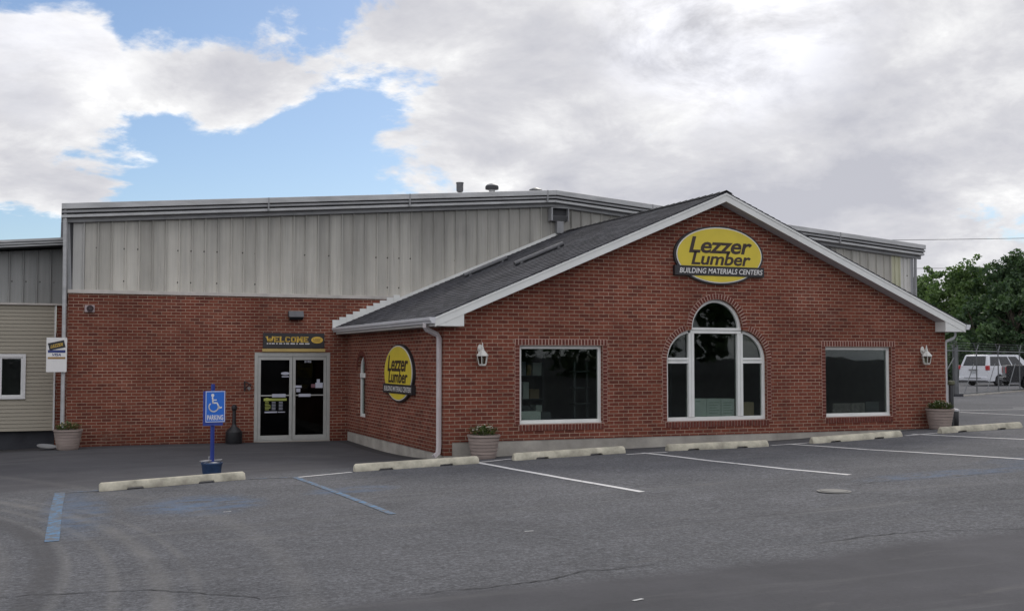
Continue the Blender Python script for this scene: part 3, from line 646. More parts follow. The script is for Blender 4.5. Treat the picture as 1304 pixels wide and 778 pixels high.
# ------------------------------------------------------------------ warehouse behind
wh = thing('warehouse_building', 'long warehouse with red brick lower wall and weathered grey metal upper wall', 'building', (0,0,0))
def zr(x): return 5.93-.0805*abs(x-5.2)
xL, xR = -6.04, 16.55
bw = MB(); DO = [(-2.12,-.12),(-.40,-.12),(-.40,1.89),(-2.12,1.89)]
bw.prism([(xL,-.5),(-2.12,-.5),(-2.12,1.89),(-.40,1.89),(-.40,-.5),(xR,-.5),(xR,3.14),(xL,3.14)], YW, YW+.2, 'xz')
bw.prism([(YW+.2,-.5),(40,-.5),(40,3.14),(YW+.2,3.14)], xL, xL+.2, 'yz'); bw.prism([(YW+.2,-.5),(40,-.5),(40,3.14),(YW+.2,3.14)], xR-.2, xR, 'yz'); bw.box(xL+.2,xR-.2,39.8,40,-.5,3.14)
bw.build('wall', M['brick'], wh)
MB().box(-2.12,-.40,YW-.02,YW+.25,-.4,-.105).build('threshold', M['concrete'], wh)
MB().box(xL-.015, xR+.01, YW-.03, YW+.02, 3.14, 3.215).build('base_flashing', M['sill_trim'], wh, bevel=.004)
def ribbed(xa, xb, z0, ztf, y, pitch=.28, rib=.045, w=.03):
    mb = MB(); xs = []; x = xa
    while x < xb-1e-6:
        e = min(x+pitch, xb)
        xs += [(x, y), (e-w-.02, y), (e-w, y-rib), (e-.012, y-rib), (e-.004, y)]; x += pitch
    xs.append((xb, y))
    xs = [(min(max(px, xa), xb), py) for px, py in xs]
    for (px, py) in xs: mb.v += [(px, py, z0), (px, py, ztf(px))]
    for i in range(len(xs)-1): mb.f.append((2*i, 2*i+2, 2*i+3, 2*i+1))
    # back sheet gives it thickness
    b0 = len(mb.v); mb.v += [(xa, y+.04, z0), (xb, y+.04, z0)]; top = [(px, y+.04, ztf(px)) for px, _ in (xs[0], xs[-1])]; mb.v += top
    mb.f.append((b0, b0+2, b0+3, b0+1))
    return mb
ztp = lambda x: zr(x)-.30
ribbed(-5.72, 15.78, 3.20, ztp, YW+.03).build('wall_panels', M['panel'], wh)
ribbed(-5.96, -5.725, 3.20, ztp, YW+.028, pitch=.235).build('corner_panel', M['panel_light'], wh, label='pale first wall panel')
ribbed(15.785, 16.10, 3.20, ztp, YW+.03, pitch=.16).build('yellowed_panel', M['panel_yellow'], wh, label='yellowed translucent wall panel')
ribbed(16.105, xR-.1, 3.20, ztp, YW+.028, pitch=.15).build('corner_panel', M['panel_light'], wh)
cr = MB(); cr.box(xR-.1, xR+.01, YW-.005, YW+.1, 3.2, ztp(xR)); cr.build('corner_trim', M['trim_mid'], wh)
dkc = MB(); dkc.prism([(-6.035,3.5),(-5.965,3.21),(-5.965,4.72),(-6.05,4.72)], YW+.02, YW+.08); dkc.build('corner_gap', M['trim_dark'], wh)
cl = MB(); cl.prism([(-6.06,3.2),(-5.97,3.2),(-6.035,4.75),(-6.08,4.75)], YW-.004, YW+.02); cl.build('corner_trim', M['trim_mid'], wh)
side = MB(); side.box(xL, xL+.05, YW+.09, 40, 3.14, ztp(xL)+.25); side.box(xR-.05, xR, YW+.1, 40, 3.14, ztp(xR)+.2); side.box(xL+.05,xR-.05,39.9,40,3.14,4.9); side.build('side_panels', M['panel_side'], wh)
# sheet roof
rfm = MB(); A0, B0 = -6.20, 16.80
for a, b_ in ((A0, 5.2), (5.2, B0)):
    rfm.prism([(a, zr(a)-.02), (b_, zr(b_)-.02), (b_, zr(b_)-.06), (a, zr(a)-.06)], YW-.20, 40.2)
rfm.build('roof', M['tin'], wh)
# layered rake trim, stepped profile with rounded front of the top member
bands = [(0.0,.125,.26,'trim_light'), (.125,.150,.18,'trim_dark'), (.150,.205,.235,'trim_mid'), (.205,.235,.16,'trim_dark'), (.235,.30,.20,'trim_light'), (.30,.395,.06,'trim_mid')]
def rake_band(mb, d0, d1, pr):
    for a, b_ in ((A0, 5.2), (5.2, B0)):
        mb.prism([(a, zr(a)-d0), (b_, zr(b_)-d0), (b_, zr(b_)-d1), (a, zr(a)-d1)], YW-pr, YW+.02)
for key in ('trim_light', 'trim_mid', 'trim_dark'):
    mb = MB()
    for d0, d1, pr, k in bands:
        if k == key: rake_band(mb, d0+.0008, d1-.0008, pr)
    mb.build({'trim_light': 'rake_trim', 'trim_mid': 'rake_moulding', 'trim_dark': 'trim_groove'}[key], M[key], wh, bevel=.008 if key != 'trim_dark' else 0)
for x in (-1.9, 1.4, 4.95, 7.9, 10.9, 13.8):
    MB().prism([(x, zr(x)-.0), (x+.03, zr(x+.03)-.0), (x+.03, zr(x+.03)-.3), (x, zr(x)-.3)], YW-.265, YW-.1).build('trim_joint', M['trim_mid'], wh)
# leaning corner downspout
MB().tube([(-6.13,YW-.15,4.93),(-6.12,YW-.12,4.5),(-6.115,YW-.09,3.3),(-6.11,YW-.07,2.5),(-6.11,YW-.07,-.1)], .042, 6).build('downspout', M['trim_light'], wh, 30)
MB().tube([(16.62,YW-.02,4.75),(16.60,YW-.02,3.3),(16.60,YW-.02,.4)], .045, 6).build('downspout', M['trim_mid'], wh, 30)
# louvred exhaust hood with its duct
hd = MB(); hd.box(5.08,5.12,YW-.22,YW,5.17,5.50); hd.box(5.54,5.56,YW-.22,YW,5.17,5.50); hd.box(5.12,5.54,YW-.22,YW,5.485,5.50)
hd.add([(5.12,YW-.22,5.30),(5.54,YW-.22,5.30),(5.54,YW-.06,5.17),(5.12,YW-.06,5.17),(5.12,YW-.02,5.30),(5.54,YW-.02,5.30)], [(0,1,2,3),(0,3,4),(1,5,2),(0,4,5,1)])
hd.box(5.27,5.45,YW-.14,YW-.01,4.87,5.17)
hood = hd.build('exhaust_hood', M['trim_mid'], wh, bevel=.004); MB().box(5.12,5.54,YW-.10,YW-.01,5.30,5.485).build('hood_opening', M['trim_dark'], hood)
# roof vents
v = MB().tube([(3.79,10,5.7),(3.79,10,6.22)], .012, 6); v.tube([(3.79,10,6.21),(3.85,10,6.2)], .012, 6); v.lathe([(.02,6.22),(.085,6.25),(.095,6.30),(.095,6.46),(.105,6.47),(.105,6.5),(.02,6.51)], (3.79,10,0), 14); v.build('vent_pipe', M['flood'], wh, 40, label='slim dark vent pipe with a drum cap')
v = MB().lathe([(.085,5.75),(.085,6.38)], (4.72,10,0), 18); vp = v.build('vent_pipe', M['trim_light'], wh, 40, label='stout pale vent pipe with a black mushroom cap')
MB().lathe([(.12,6.36),(.18,6.365),(.185,6.43),(.17,6.46)], (4.72,10,0), 20).build('vent_cap', M['trim_dark'], vp, 40); MB().lathe([(.172,6.461),(.13,6.50),(.05,6.525),(.001,6.53)], (4.72,10,0), 20).build('cap_lid', M['trim_mid'], vp, 60)
v = MB().lathe([(.09,5.8),(.09,6.38)], (6.02,10,0), 18); vp = v.build('vent_pipe', M['trim_light'], wh, 40, label='low vent with a flat dark cap')
MB().lathe([(.12,6.37),(.18,6.375),(.185,6.42),(.16,6.44),(.06,6.48),(.001,6.485)], (6.02,10,0), 20).build('vent_cap', M['flood'], vp, 40)
# entrance doors
fr = MB(); yd = YW+.05
fr.box(-2.12,-2.045,yd-.04,yd+.07,-.10,1.89); fr.box(-.475,-.40,yd-.04,yd+.07,-.10,1.89); fr.box(-2.045,-.475,yd-.04,yd+.07,1.80,1.89); fr.box(-2.045,-.475,yd-.04,yd+.07,-.104,-.085)
ent = fr.build('door_frame', M['alu'], wh, bevel=.004)
def leaf(xa, xb, hinge):
    d = MB(); s_ = .065; yy0, yy1 = yd-.02, yd+.025
    d.box(xa, xa+s_, yy0, yy1, -.08, 1.795); d.box(xb-s_, xb, yy0, yy1, -.08, 1.795); d.box(xa+s_, xb-s_, yy0, yy1, 1.72, 1.795); d.box(xa+s_, xb-s_, yy0, yy1, -.08, .02)
    d.box(xa+s_, xb-s_, yy0-.008, yy0+.02, .905, .93)
    o = d.build('door', M['alu'], wh, bevel=.003)
    MB().box(xa+s_, xb-s_, yd, yd+.006, .02, 1.72).build('pane', M['door_glass'], o)
    return o
dl = leaf(-2.04, -1.265, 'l'); dr = leaf(-1.255, -.48, 'r')
MB().box(-1.72,-1.42,yd-.055,yd-.03,.88,.955).build('push_plate', M['decal'], dl); MB().box(-1.12,-.85,yd-.055,yd-.03,.885,.95).build('push_plate', M['decal'], dr)
hnd = MB().box(-1.25,-1.20,yd-.07,yd-.03,.66,.95); hnd.box(-1.24,-1.21,yd-.09,yd-.02,.94,1.1); hnd.build('handle', M['alu'], dr, bevel=.004)
MB().box(-1.20,-1.05,yd-.012,yd-.002,1.09,1.14).box(-1.17,-1.08,yd-.012,yd-.002,.99,1.07).build('notice', M['decal'], dr)
to_d = lambda u, v, d: (u, d, v)
t = MB(); fit_text(t, '2102', -.99, -.83, 1.66, 1.72-.012, yd-.003, to_d, 0, .02); t.build('door_number', M['decal'], dr)
MB().box(-.73,-.56,yd-.004,yd-.001,1.08,1.20).box(-.70,-.63,yd-.004,yd-.001,1.20,1.28).build('sticker', M['decal'], dr)
MB().box(-.83,-.735,yd-.004,yd-.001,1.09,1.17).build('sticker', simple('dull_red_sticker', (.16,.07,.09), .6), dr, label='dull red sticker')
MB().prism([(-1.42+.10*math.cos(a*PI/10), 1.415+.035*math.sin(a*PI/10)) for a in range(20)], yd-.004, yd-.001).box(-1.50,-1.34,yd-.004,yd-.001,1.33,1.355).build('sticker', M['decal'], dl)
MB().box(-1.90,-1.385,yd-.004,yd-.001,.80,.855).prism([(-1.83+.06*math.cos(a*PI/8), .83+.038*math.sin(a*PI/8)) for a in range(16)], yd-.006, yd-.0045).build('decal_header', M['lime'], dl)
hh = MB(); hw = MB()
for k in range(6):
    z = .775-k*.033; hh.box(-1.87,-1.87+random.uniform(.08,.13),yd-.004,yd-.001,z-.012,z)
    for xa in (-1.72,-1.56): hw.box(xa, xa+.085, yd-.004, yd-.001, z-.011, z)
hw.box(-1.88,-1.60,yd-.004,yd-.001,.53,.56); hw.box(-1.58,-1.42,yd-.004,yd-.001,.535,.553)
hh.build('decal_rows', M['lime'], dl); hw.build('decal_rows', M['decal'], dl)
# dim lobby behind the doors
lb = MB(); lb.box(-2.6,.0,YW+2.5,YW+2.55,-.1,2.6); lb.box(-2.65,-2.6,YW+.2,YW+2.55,-.1,2.6); lb.box(0,.05,YW+.2,YW+2.55,-.1,2.6); lb.box(-2.6,0,YW+.2,YW+2.5,2.55,2.6); lb.box(-2.6,0,YW+.26,YW+2.5,-.14,-.1)
lb.build('lobby', M['inner'], wh)

# ------------------------------------------------------------------ side building on the left
sb = thing('side_building', 'lower grey metal and tan siding building at the left edge', 'building', (0,0,0))
Y8 = 8.03; zs = lambda x: 4.36+.085*(x+6.16) if x > -40 else 0
sd = MB(); z = .19; k = 0
wx0, wx1, wz0, wz1 = -7.83, -6.86, .88, 1.85
while z < 2.90:
    z1 = min(z+.08, 2.92)
    segs = [(-22, -6.29)] if (z1 <= wz0 or z >= wz1) else [(-22, wx0), (wx1, -6.29)]
    for xa, xb in segs:
        sd.add([(xa,Y8-.022,z),(xb,Y8-.022,z),(xb,Y8-.004,z1),(xa,Y8-.004,z1),(xa,Y8,z),(xb,Y8,z)], [(0,1,2,3),(0,4,5,1)])
    z = z1; k += 1
sd.box(-22, wx0, Y8+.001, Y8+.15, .19, 2.92); sd.box(wx1, -6.29, Y8+.001, Y8+.15, .19, 2.92); sd.box(wx0, wx1, Y8+.001, Y8+.15, .19, wz0); sd.box(wx0, wx1, Y8+.001, Y8+.15, wz1, 2.92)
sd.build('siding', M['siding'], sb)
MB().box(-6.30,-6.265,Y8-.03,Y8+.1,.19,2.92).build('corner_board', M['vinyl'], sb)
MB().box(-6.262,xL-.001,Y8+.0,Y8+.2,-.5,2.93).build('brick_pier', M['brick'], sb)
MB().box(-22,-6.262,Y8+.12,Y8+.3,-.6,.188).build('base', M['base_dark'], sb)
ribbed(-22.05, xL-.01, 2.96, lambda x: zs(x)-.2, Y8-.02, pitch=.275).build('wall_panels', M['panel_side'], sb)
MB().box(-22.05, xL-.01, Y8-.075, Y8+.02, 2.915, 2.955).build('base_flashing', M['sill_trim'], sb)
rr = MB()
for d0, d1, pr in ((0,.05,.55),(.065,.10,.52),(.115,.15,.48)): rr.prism([(-22.2,zs(-22.2)-d0),(-6.10,zs(-6.10)-d0),(-6.10,zs(-6.10)-d1),(-22.2,zs(-22.2)-d1)], Y8-pr, Y8-.02)
rr.build('rake_trim', M['trim_light'], sb)
rr = MB()
for d0, d1, pr in ((.05,.065,.50),(.10,.115,.47),(.15,.165,.44)): rr.prism([(-22.2,zs(-22.2)-d0),(-6.10,zs(-6.10)-d0),(-6.10,zs(-6.10)-d1),(-22.2,zs(-22.2)-d1)], Y8-pr, Y8-.021)
rr.build('trim_groove', M['trim_dark'], sb)
MB().prism([(-22.2,zs(-22.2)+.002),(-6.10,zs(-6.10)+.002),(-6.10,zs(-6.10)-.03),(-22.2,zs(-22.2)-.03)], Y8-.54, 38).build('roof', M['tin'], sb)
MB().box(-22,-21.9,Y8+.3,38,-.5,2.95).box(-22,-6.2,37.9,38,-.5,2.95).build('rear_wall', M['panel_side'], sb)
w = MB(); yy = Y8-.05
w.box(wx0,wx1,yy,Y8+.08,wz1-.07,wz1); w.box(wx0,wx1,yy,Y8+.08,wz0,wz0+.06); w.box(wx0,wx0+.06,yy,Y8+.08,wz0+.06,wz1-.07); w.box(wx1-.06,wx1,yy,Y8+.08,wz0+.06,wz1-.07)
w.box(wx0+.42,wx0+.5,yy+.015,Y8+.06,wz0+.06,wz1-.07); w.box(wx1-.095,wx1-.061,yy+.02,Y8+.06,wz0+.06,wz1-.07); w.box(wx0+.5,wx1-.095,yy+.02,Y8+.06,wz0+.06,wz0+.09); w.box(wx0+.5,wx1-.095,yy+.02,Y8+.06,wz1-.1,wz1-.07)
wo = w.build('window', M['vinyl'], sb, bevel=.003); MB().box(wx0+.06,wx1-.06,yy+.04,yy+.046,wz0+.06,wz1-.07).build('pane', M['glass'], wo)
MB().box(wx0-.2,wx1+.2,Y8+1.2,Y8+1.25,wz0-.3,wz1+.3).box(wx0-.2,wx1+.2,Y8+.16,Y8+1.2,wz1+.2,wz1+.25).box(wx1+.2,wx1+.25,Y8+.16,Y8+1.2,wz0-.3,wz1+.3).box(wx0-.25,wx0-.2,Y8+.16,Y8+1.2,wz0-.3,wz1+.3).box(wx0-.2,wx1+.2,Y8+.16,Y8+1.2,wz0-.3,wz0-.25).build('dark_room', M['inner'], sb)

# ------------------------------------------------------------------ signs
def ell(cx, cz, a, b, n=56): return [(cx+a*math.cos(2*PI*i/n), cz+b*math.sin(2*PI*i/n)) for i in range(n)]
def oval_sign(label, to, loc, rz):
    """local frame: x to the right, z up, y = 0 at the wall; front towards -y"""
    s = thing('oval_sign', label, 'sign', loc, rz, 'oval yellow store signs')
    P = lambda u, v, d: (u, d, v)
    MB().prism(ell(0,0,1.0,.565), -.05, 0).build('backing', M['black'], s, 40)
    MB().prism(ell(0,.0,.955,.535), -.062, -.0505).build('rim', M['sign_white'], s, 40)
    MB().prism(ell(0,0,.935,.517), -.068, -.0625).build('face', M['yellow'], s, 40)
    MB().prism([(-1.0,-.40),(1.0,-.40),(1.0,-.215),(-1.0,-.215)], -.078, -.0).build('band', M['black'], s, bevel=.003)
    t = MB(); fit_text(t, 'Lezzer', -.69, .73, .03, .345, -.0715, P, .22, .024, space=.95); fit_text(t, 'Lumber', -.64, .70, -.195, .075-.02, -.0715, P, .22, .024, space=.97)
    t.build('lettering', M['letter_brown'], s)
    t = MB(); fit_text(t, 'BUILDING MATERIALS CENTERS', -.90, .96, -.358, -.258, -.0815, P, .18, .012); t.build('lettering', M['sign_white'], s)
    return s
oval_sign('wide oval yellow sign high on the front gable above the arched window', None, (5.56,-.002,3.735), 0)
oval_sign('oval yellow sign on the shaded side wall between downspout and narrow window', None, (-.002,2.66,1.47), -PI/2)

ws = thing('welcome_sign', 'black welcome board with gold slab letters above the entrance doors', 'sign', (0,YW-.002,0))
MB().box(-1.94,-.55,-.04,0,1.985,2.33).build('board', M['black'], ws, bevel=.004)
MB().box(-1.96,-.53,-.045,0,1.905,1.975).build('gold_strip', M['tan'], ws, bevel=.003)
def slab_letters(txt, x0, x1, z0, z1, y):
    """bold slab-serif capitals built from strokes on a 5 x 7 box"""
    G = {'W': [((0,7),(1.7,0)),((1.7,0),(3,5.2)),((3,5.2),(4.3,0)),((4.3,0),(6,7))], 'E': [((.8,0),(.8,7)),((.8,6.4),(4.6,6.4)),((.8,3.5),(3.6,3.5)),((.8,.6),(4.6,.6))],
         'L': [((.8,0),(.8,7)),((.8,.6),(4.4,.6))], 'C': [((4.6,5.6),(3.4,6.4)),((3.4,6.4),(1.6,6.4)),((1.6,6.4),(.8,5.2)),((.8,5.2),(.8,1.8)),((.8,1.8),(1.6,.6)),((1.6,.6),(3.4,.6)),((3.4,.6),(4.6,1.5))],
         'O': [((1.6,6.4),(3.6,6.4)),((3.6,6.4),(4.4,5.2)),((4.4,5.2),(4.4,1.8)),((4.4,1.8),(3.6,.6)),((3.6,.6),(1.6,.6)),((1.6,.6),(.8,1.8)),((.8,1.8),(.8,5.2)),((.8,5.2),(1.6,6.4))],
         'M': [((.8,0),(.8,7)),((.8,7),(2.9,1.6)),((2.9,1.6),(5,7)),((5,7),(5,0))]}
    serif = {'W': [(0,7),(3,7),(6,7)][:1]+[(6,7)], 'E': [], 'L': [(.8,7),(.8,0)], 'M': [(.8,0),(5,0),(.8,7),(5,7)], 'C': [], 'O': []}
    adv = {'W': 6.9, 'E': 5.7, 'L': 5.4, 'C': 5.7, 'O': 5.9, 'M': 6.8}
    tot = sum(adv[c] for c in txt); sx = (x1-x0)/tot; sz = (z1-z0)/7; mb = MB(); cx = 0
    for c in txt:
        for (a, b_) in G[c]:
            ax, az, bx_, bz = x0+(cx+a[0])*sx, z0+a[1]*sz, x0+(cx+b_[0])*sx, z0+b_[1]*sz
            d = Vector((bx_-ax, 0, bz-az)); l = d.length; d.normalize(); nrm = Vector((-d.z, 0, d.x))
            th = .65*sx if abs(d.z) > .5 else .5*sz
            mb.obox(((ax+bx_)/2, y, (az+bz)/2), d*(l/2+.25*sx), (0,.003,0), nrm*th*1.15)
        for p in serif[c]: mb.obox((x0+(cx+p[0])*sx, y-.001, z0+(p[1] if p[1] == 0 else 7)*sz+(.3*sz if p[1] == 0 else -.3*sz)), (1.35*sx,0,0), (0,.003,0), (0,0,.35*sz))
        cx += adv[c]
    return mb
slab_letters('WELCOME', -1.86, -.90, 2.125, 2.245, -.044).build('lettering', M['gold'], ws)
t = MB(); x = -1.86
while x < -.92:
    wd = random.choice((.05,.08,.11,.035)); 
    for k in range(max(1, int(wd/.017))): t.box(x+k*.017, x+k*.017+.012, -.044, -.0405, 2.075, 2.103)
    x += wd+.02
t.build('small_lettering', M['sign_white'], ws)
t = MB().prism(ell(-.72,2.175,.135,.075,32), -.045, -.0405); t.build('badge', M['gold'], ws); t = MB(); fit_text(t, 'Lezzer', -.81, -.63, 2.175, 2.215, -.046, lambda u, v, d: (u,d,v), .2, .01); fit_text(t, 'Lumber', -.80, -.64, 2.135, 2.17, -.046, lambda u, v, d: (u,d,v), .2, .01); t.build('badge_lettering', M['letter_brown'], ws)

ls = thing('post_sign', 'small white notice board with blue band fixed to the corner downspout', 'sign', (-6.245,YW-.17,0))
MB().box(-.2,.2,-.012,.012,1.47,2.19).build('board', M['sign_white'], ls, bevel=.003)
MB().obox((0,-.0155,2.03),(.155,0,.035),(0,.003,0),(-.018,0,.075)).build('logo_panel', M['black'], ls)
t = MB(); fit_text(t, 'LEZZER', -.12, .12, 1.995, 2.06, -.0195, lambda u, v, d: (u,d,v+.22*u), .2, .02); t.build('lettering', M['gold'], ls)
MB().box(-.17,.17,-.016,-.0125,1.875,1.93).build('blue_band', M['navy'], ls); MB().box(-.17,.17,-.016,-.0125,1.745,1.785).build('tan_band', simple('band_brown', (.30,.17,.05), .6), ls)
t = MB(); fit_text(t, 'VISA', -.085, .085, 1.805, 1.86, -.0145, lambda u, v, d: (u,d,v), .25, .03); t.build('lettering', M['navy'], ls)
for z in (1.6, 2.0): MB().box(-.02,.2,.013,.10,z,z+.04).build('bracket', M['galv'], ls)

# accessible parking sign in a concrete-filled bucket
px, py = -3.99, -.62; pz = g1(px, py)
ps = thing('parking_sign', 'blue accessible parking sign on a blue post standing in a bucket', 'sign', (px,py,pz), R(8))
MB().lathe([(.13,0),(.155,.20),(.165,.21),(.165,.235),(.15,.235),(.145,.215),(.001,.215)], n=28).build('bucket', M['blue_tub'], ps, 40)
MB().lathe([(.144,.2),(.144,.222),(.05,.235),(.001,.24)], n=20).build('concrete_fill', M['grey_lid'], ps, 40)
lidm = MB().obox((-.10,-.02,.262),(.07,.02,.004),(-.02,.05,0),(0,0,.006)); lidm.obox((.09,.03,.262),(.06,-.03,.006),(.02,.03,0),(0,0,.008)); lidm.obox((-.02,.05,.275),(.02,.0,.0),(0,.02,0),(0,0,.045)); lidm.build('rubble', M['trim_mid'], ps, bevel=.004)
pst = MB(); pst.box(-.028,.028,-.004,0,.2,1.44); pst.box(-.028,-.022,-.024,-.004,.2,1.44); pst.box(.022,.028,-.024,-.004,.2,1.44); pst.build('post', M['blue_post'], ps)
MB().box(-.155,.155,-.036,-.030,.80,1.33).build('rear_plate', M['blue_post'], ps, bevel=.002)
o = MB().prism([(-.15,.84),(.15,.84),(.15,1.33),(-.15,1.33)], -.046, -.040); 
plate = MB().box(-.125,.185,-.048,-.040,.85,1.335).build('plate', M['blue'], ps, bevel=.002)
bd = MB(); a, b_, c_, d_ = -.125+.006, .185-.006, .85+.006, 1.335-.006
bd.box(a,b_,-.0505,-.0485,c_,c_+.008); bd.box(a,b_,-.0505,-.0485,d_-.008,d_); bd.box(a,a+.008,-.0505,-.0485,c_,d_); bd.box(b_-.008,b_,-.0505,-.0485,c_,d_); bd.build('border', M['sign_white'], plate)
sy = MB(); sy.prism(ell(-.012,1.268,.024,.024,20), -.051, -.0488)
def stroke(mb, pts, w, y0=-.051, y1=-.0488):
    for (p, q) in zip(pts[:-1], pts[1:]):
        d = Vector((q[0]-p[0],0,q[1]-p[1])); l = d.length; d.normalize(); n_ = Vector((-d.z,0,d.x)); mb.obox(((p[0]+q[0])/2,(y0+y1)/2,(p[1]+q[1])/2), d*(l/2+w*.35), (0,(y1-y0)/2,0), n_*w/2)
stroke(sy, [(-.015,1.235),(-.008,1.15),(.055,1.15),(.095,1.07),(.125,1.08)], .021); stroke(sy, [(-.012,1.195),(.045,1.195)], .016)
stroke(sy, arcpts(.005,1.09,.072,140,370,18), .019); sy.build('wheelchair_symbol', M['sign_white'], plate)
t = MB(); fit_text(t, 'PARKING', -.095, .155, .885, .965, -.0505, lambda u, v, d: (u,d,v), 0, .02); t.build('lettering', M['sign_white'], plate)

# ------------------------------------------------------------------ wheel stops
def make_stop(Lh):
    mb = MB(); h = .122; w0, w1 = .08, .045
    prof = [(-w0,0),(-w0,.05),(-w1,h-.01),(-w1+.012,h),(w1-.012,h),(w1,h-.01),(w0,.05),(w0,0)]
    xs = [(-Lh, .80), (-Lh+.03, 1.0), (-Lh*.52-.12, 1.0), (-Lh*.52-.10, 1), (-Lh*.52+.10, 1), (-Lh*.52+.12, 1), (Lh*.45-.12, 1), (Lh*.45-.10, 1), (Lh*.45+.10, 1), (Lh*.45+.12, 1), (Lh-.03, 1.0), (Lh, .80)]
    notch = {3, 4, 7, 8}
    n = len(prof)
    for i, (x, s) in enumerate(xs):
        for (y, z) in prof:
            zz = z*s if s < 1 else z
            if i in notch and z == 0: zz = .03
            mb.v.append((x, y*s, zz))
    for i in range(len(xs)-1):
        for k in range(n):
            a = i*n+k; b = i*n+(k+1) % n; mb.f.append((a, b, b+n, a+n))
    mb.f.append(tuple(range(n))[::-1]); mb.f.append(tuple((len(xs)-1)*n+k for k in range(n)))
    return mb
stops = [((-5.64,-.12),(-3.60,-.05),'leftmost wheel stop, lying in front of the accessible parking sign'),
 ((-1.90,0),(.13,.06),'wheel stop in front of the brick corner with the downspout'),
 ((.75,.09),(2.82,.14),'wheel stop in front of the left display window'),
 ((3.62,.14),(5.75,.175),'wheel stop in front of the arched window'),
 ((6.65,.21),(8.80,.27),'wheel stop just left of the right display window'),
 ((9.70,.30),(11.80,.36),'rightmost wheel stop, beyond the barrel planter at the right corner')]
proto = make_stop(1.03)
base = None
for i, ((xa, za), (xb, zb), lab) in enumerate(stops):
    if base is None:
        base = proto.build('wheel_stop', M['stopm'], None, 40, bevel=.006); o = base
    else: o = base.copy(); COL.objects.link(o)
    xc = (xa+xb)/2; yc = -1.32; za, zb = g1(xc-1, yc), g1(xc+1, yc)
    o.location = (xc, yc, g1(xc, yc)-.004); o.rotation_euler = (0, -math.atan2(zb-za, 2.0), R(random.uniform(-.8,.8)))
    tag(o, 'pale yellowed concrete '+lab, 'wheel stop', 'concrete wheel stops along the shop front')

# ------------------------------------------------------------------ barrel planters with flowers
tubm = MB(); prof = [(.235,0),(.245,.02)]
for k in range(6): z = .03+k*.062; r0 = .248+.012*k; prof += [(r0+.004,z),(r0+.008,z+.052),(r0,z+.056)]
prof += [(.325,.405),(.335,.41),(.335,.45),(.30,.45),(.295,.40),(.001,.40)]
prof = [(r*.86, h*.92) for r, h in prof]
tubm.lathe(prof, n=40)
def flowers(label, loc, seed, pm, n=130):
    rr = random.Random(seed); fo = MB(); pe = MB()
    n = int(n*1.8)
    for i in range(n):
        a = rr.uniform(0, 2*PI); r = .235*math.sqrt(rr.random()); h = rr.uniform(.02, .16)*(1.2-r/.4); c = Vector((r*math.cos(a), r*math.sin(a), h))
        d = Vector((math.cos(a)*rr.uniform(.2,1), math.sin(a)*rr.uniform(.2,1), rr.uniform(.1,.9))).normalized(); s_ = d.cross(Vector((0,0,1))).normalized()
        l, wd = rr.uniform(.04,.09), rr.uniform(.014,.026)
        fo.add([c, c+d*l*.5+s_*wd, c+d*l, c+d*l*.5-s_*wd], [(0,1,2,3)])
        if i % 6 == 0: fo.tube([(c.x*.6, c.y*.6, 0), tuple(c)], .003, 3)
    for i in range(int(n*.2)):
        a = rr.uniform(0, 2*PI); r = .22*math.sqrt(rr.random()); c = Vector((r*math.cos(a), r*math.sin(a), rr.uniform(.08,.17)*(1.2-r/.5)))
        for k in range(5):
            b_ = 2*PI*k/5+rr.random(); d = Vector((math.cos(b_), math.sin(b_), rr.uniform(.1,.7)))*rr.uniform(.018,.028); e = Vector((-d.y, d.x, 0))*.5
            pe.add([c, c+d*.6+e, c+d, c+d*.6-e], [(0,1,2,3)])
    f = thing('flowering_plant', label, 'plant', loc, 0, 'flowers in the barrel planters')
    fo.build('foliage', M['leafs'], f); pe.build('blossom', pm, f)
pl = [(-6.0,6.38,'grey-brown barrel planter at the left corner under the white notice board','sparse cream flowers in the barrel at the left corner', M['petal_y'], 3, 90),
      (.60,-.36,'grey-brown barrel planter by the lantern near the left display window','small white flowers in the barrel near the left display window', M['petal_w'], 5, 120),
      (10.63,-.34,'grey-brown barrel planter at the right end of the brick front','dense white flowers in the barrel at the right end of the front', M['petal_w'], 8, 190)]
p0 = None
for x, y, lab, fl_, pm, sd_, n_ in pl:
    z = g1(x, y)
    if p0 is None:
        p0 = thing('barrel_planter', lab, 'planter', (x,y,z), 0, 'barrel planters along the walls'); tubm.build('tub', M['tub'], p0, 35); MB().lathe([(.25,.37),(.25,.385),(.13,.40),(.001,.405)], n=20).build('soil', M['soil'], p0)
    else: dup(p0, (x,y,z), random.uniform(0,3), lab)
    flowers(fl_, (x,y,z+.39), sd_, pm, n_)
o = MB().lathe([(.001,.0),(.12,.0),(.15,.025),(.155,.035),(.14,.035),(.11,.012),(.001,.012)], n=24).build('plant_saucer', simple('dull_white_plastic', (.25,.25,.25), .6), None, 40)
o.location = (-6.40,6.72,g1(-6.4,6.72)+.045); o.rotation_euler = (R(12),R(6),0); o.scale = (1.3,1,1); tag(o, 'white shallow saucer lying on the pavement behind the left barrel', 'saucer')

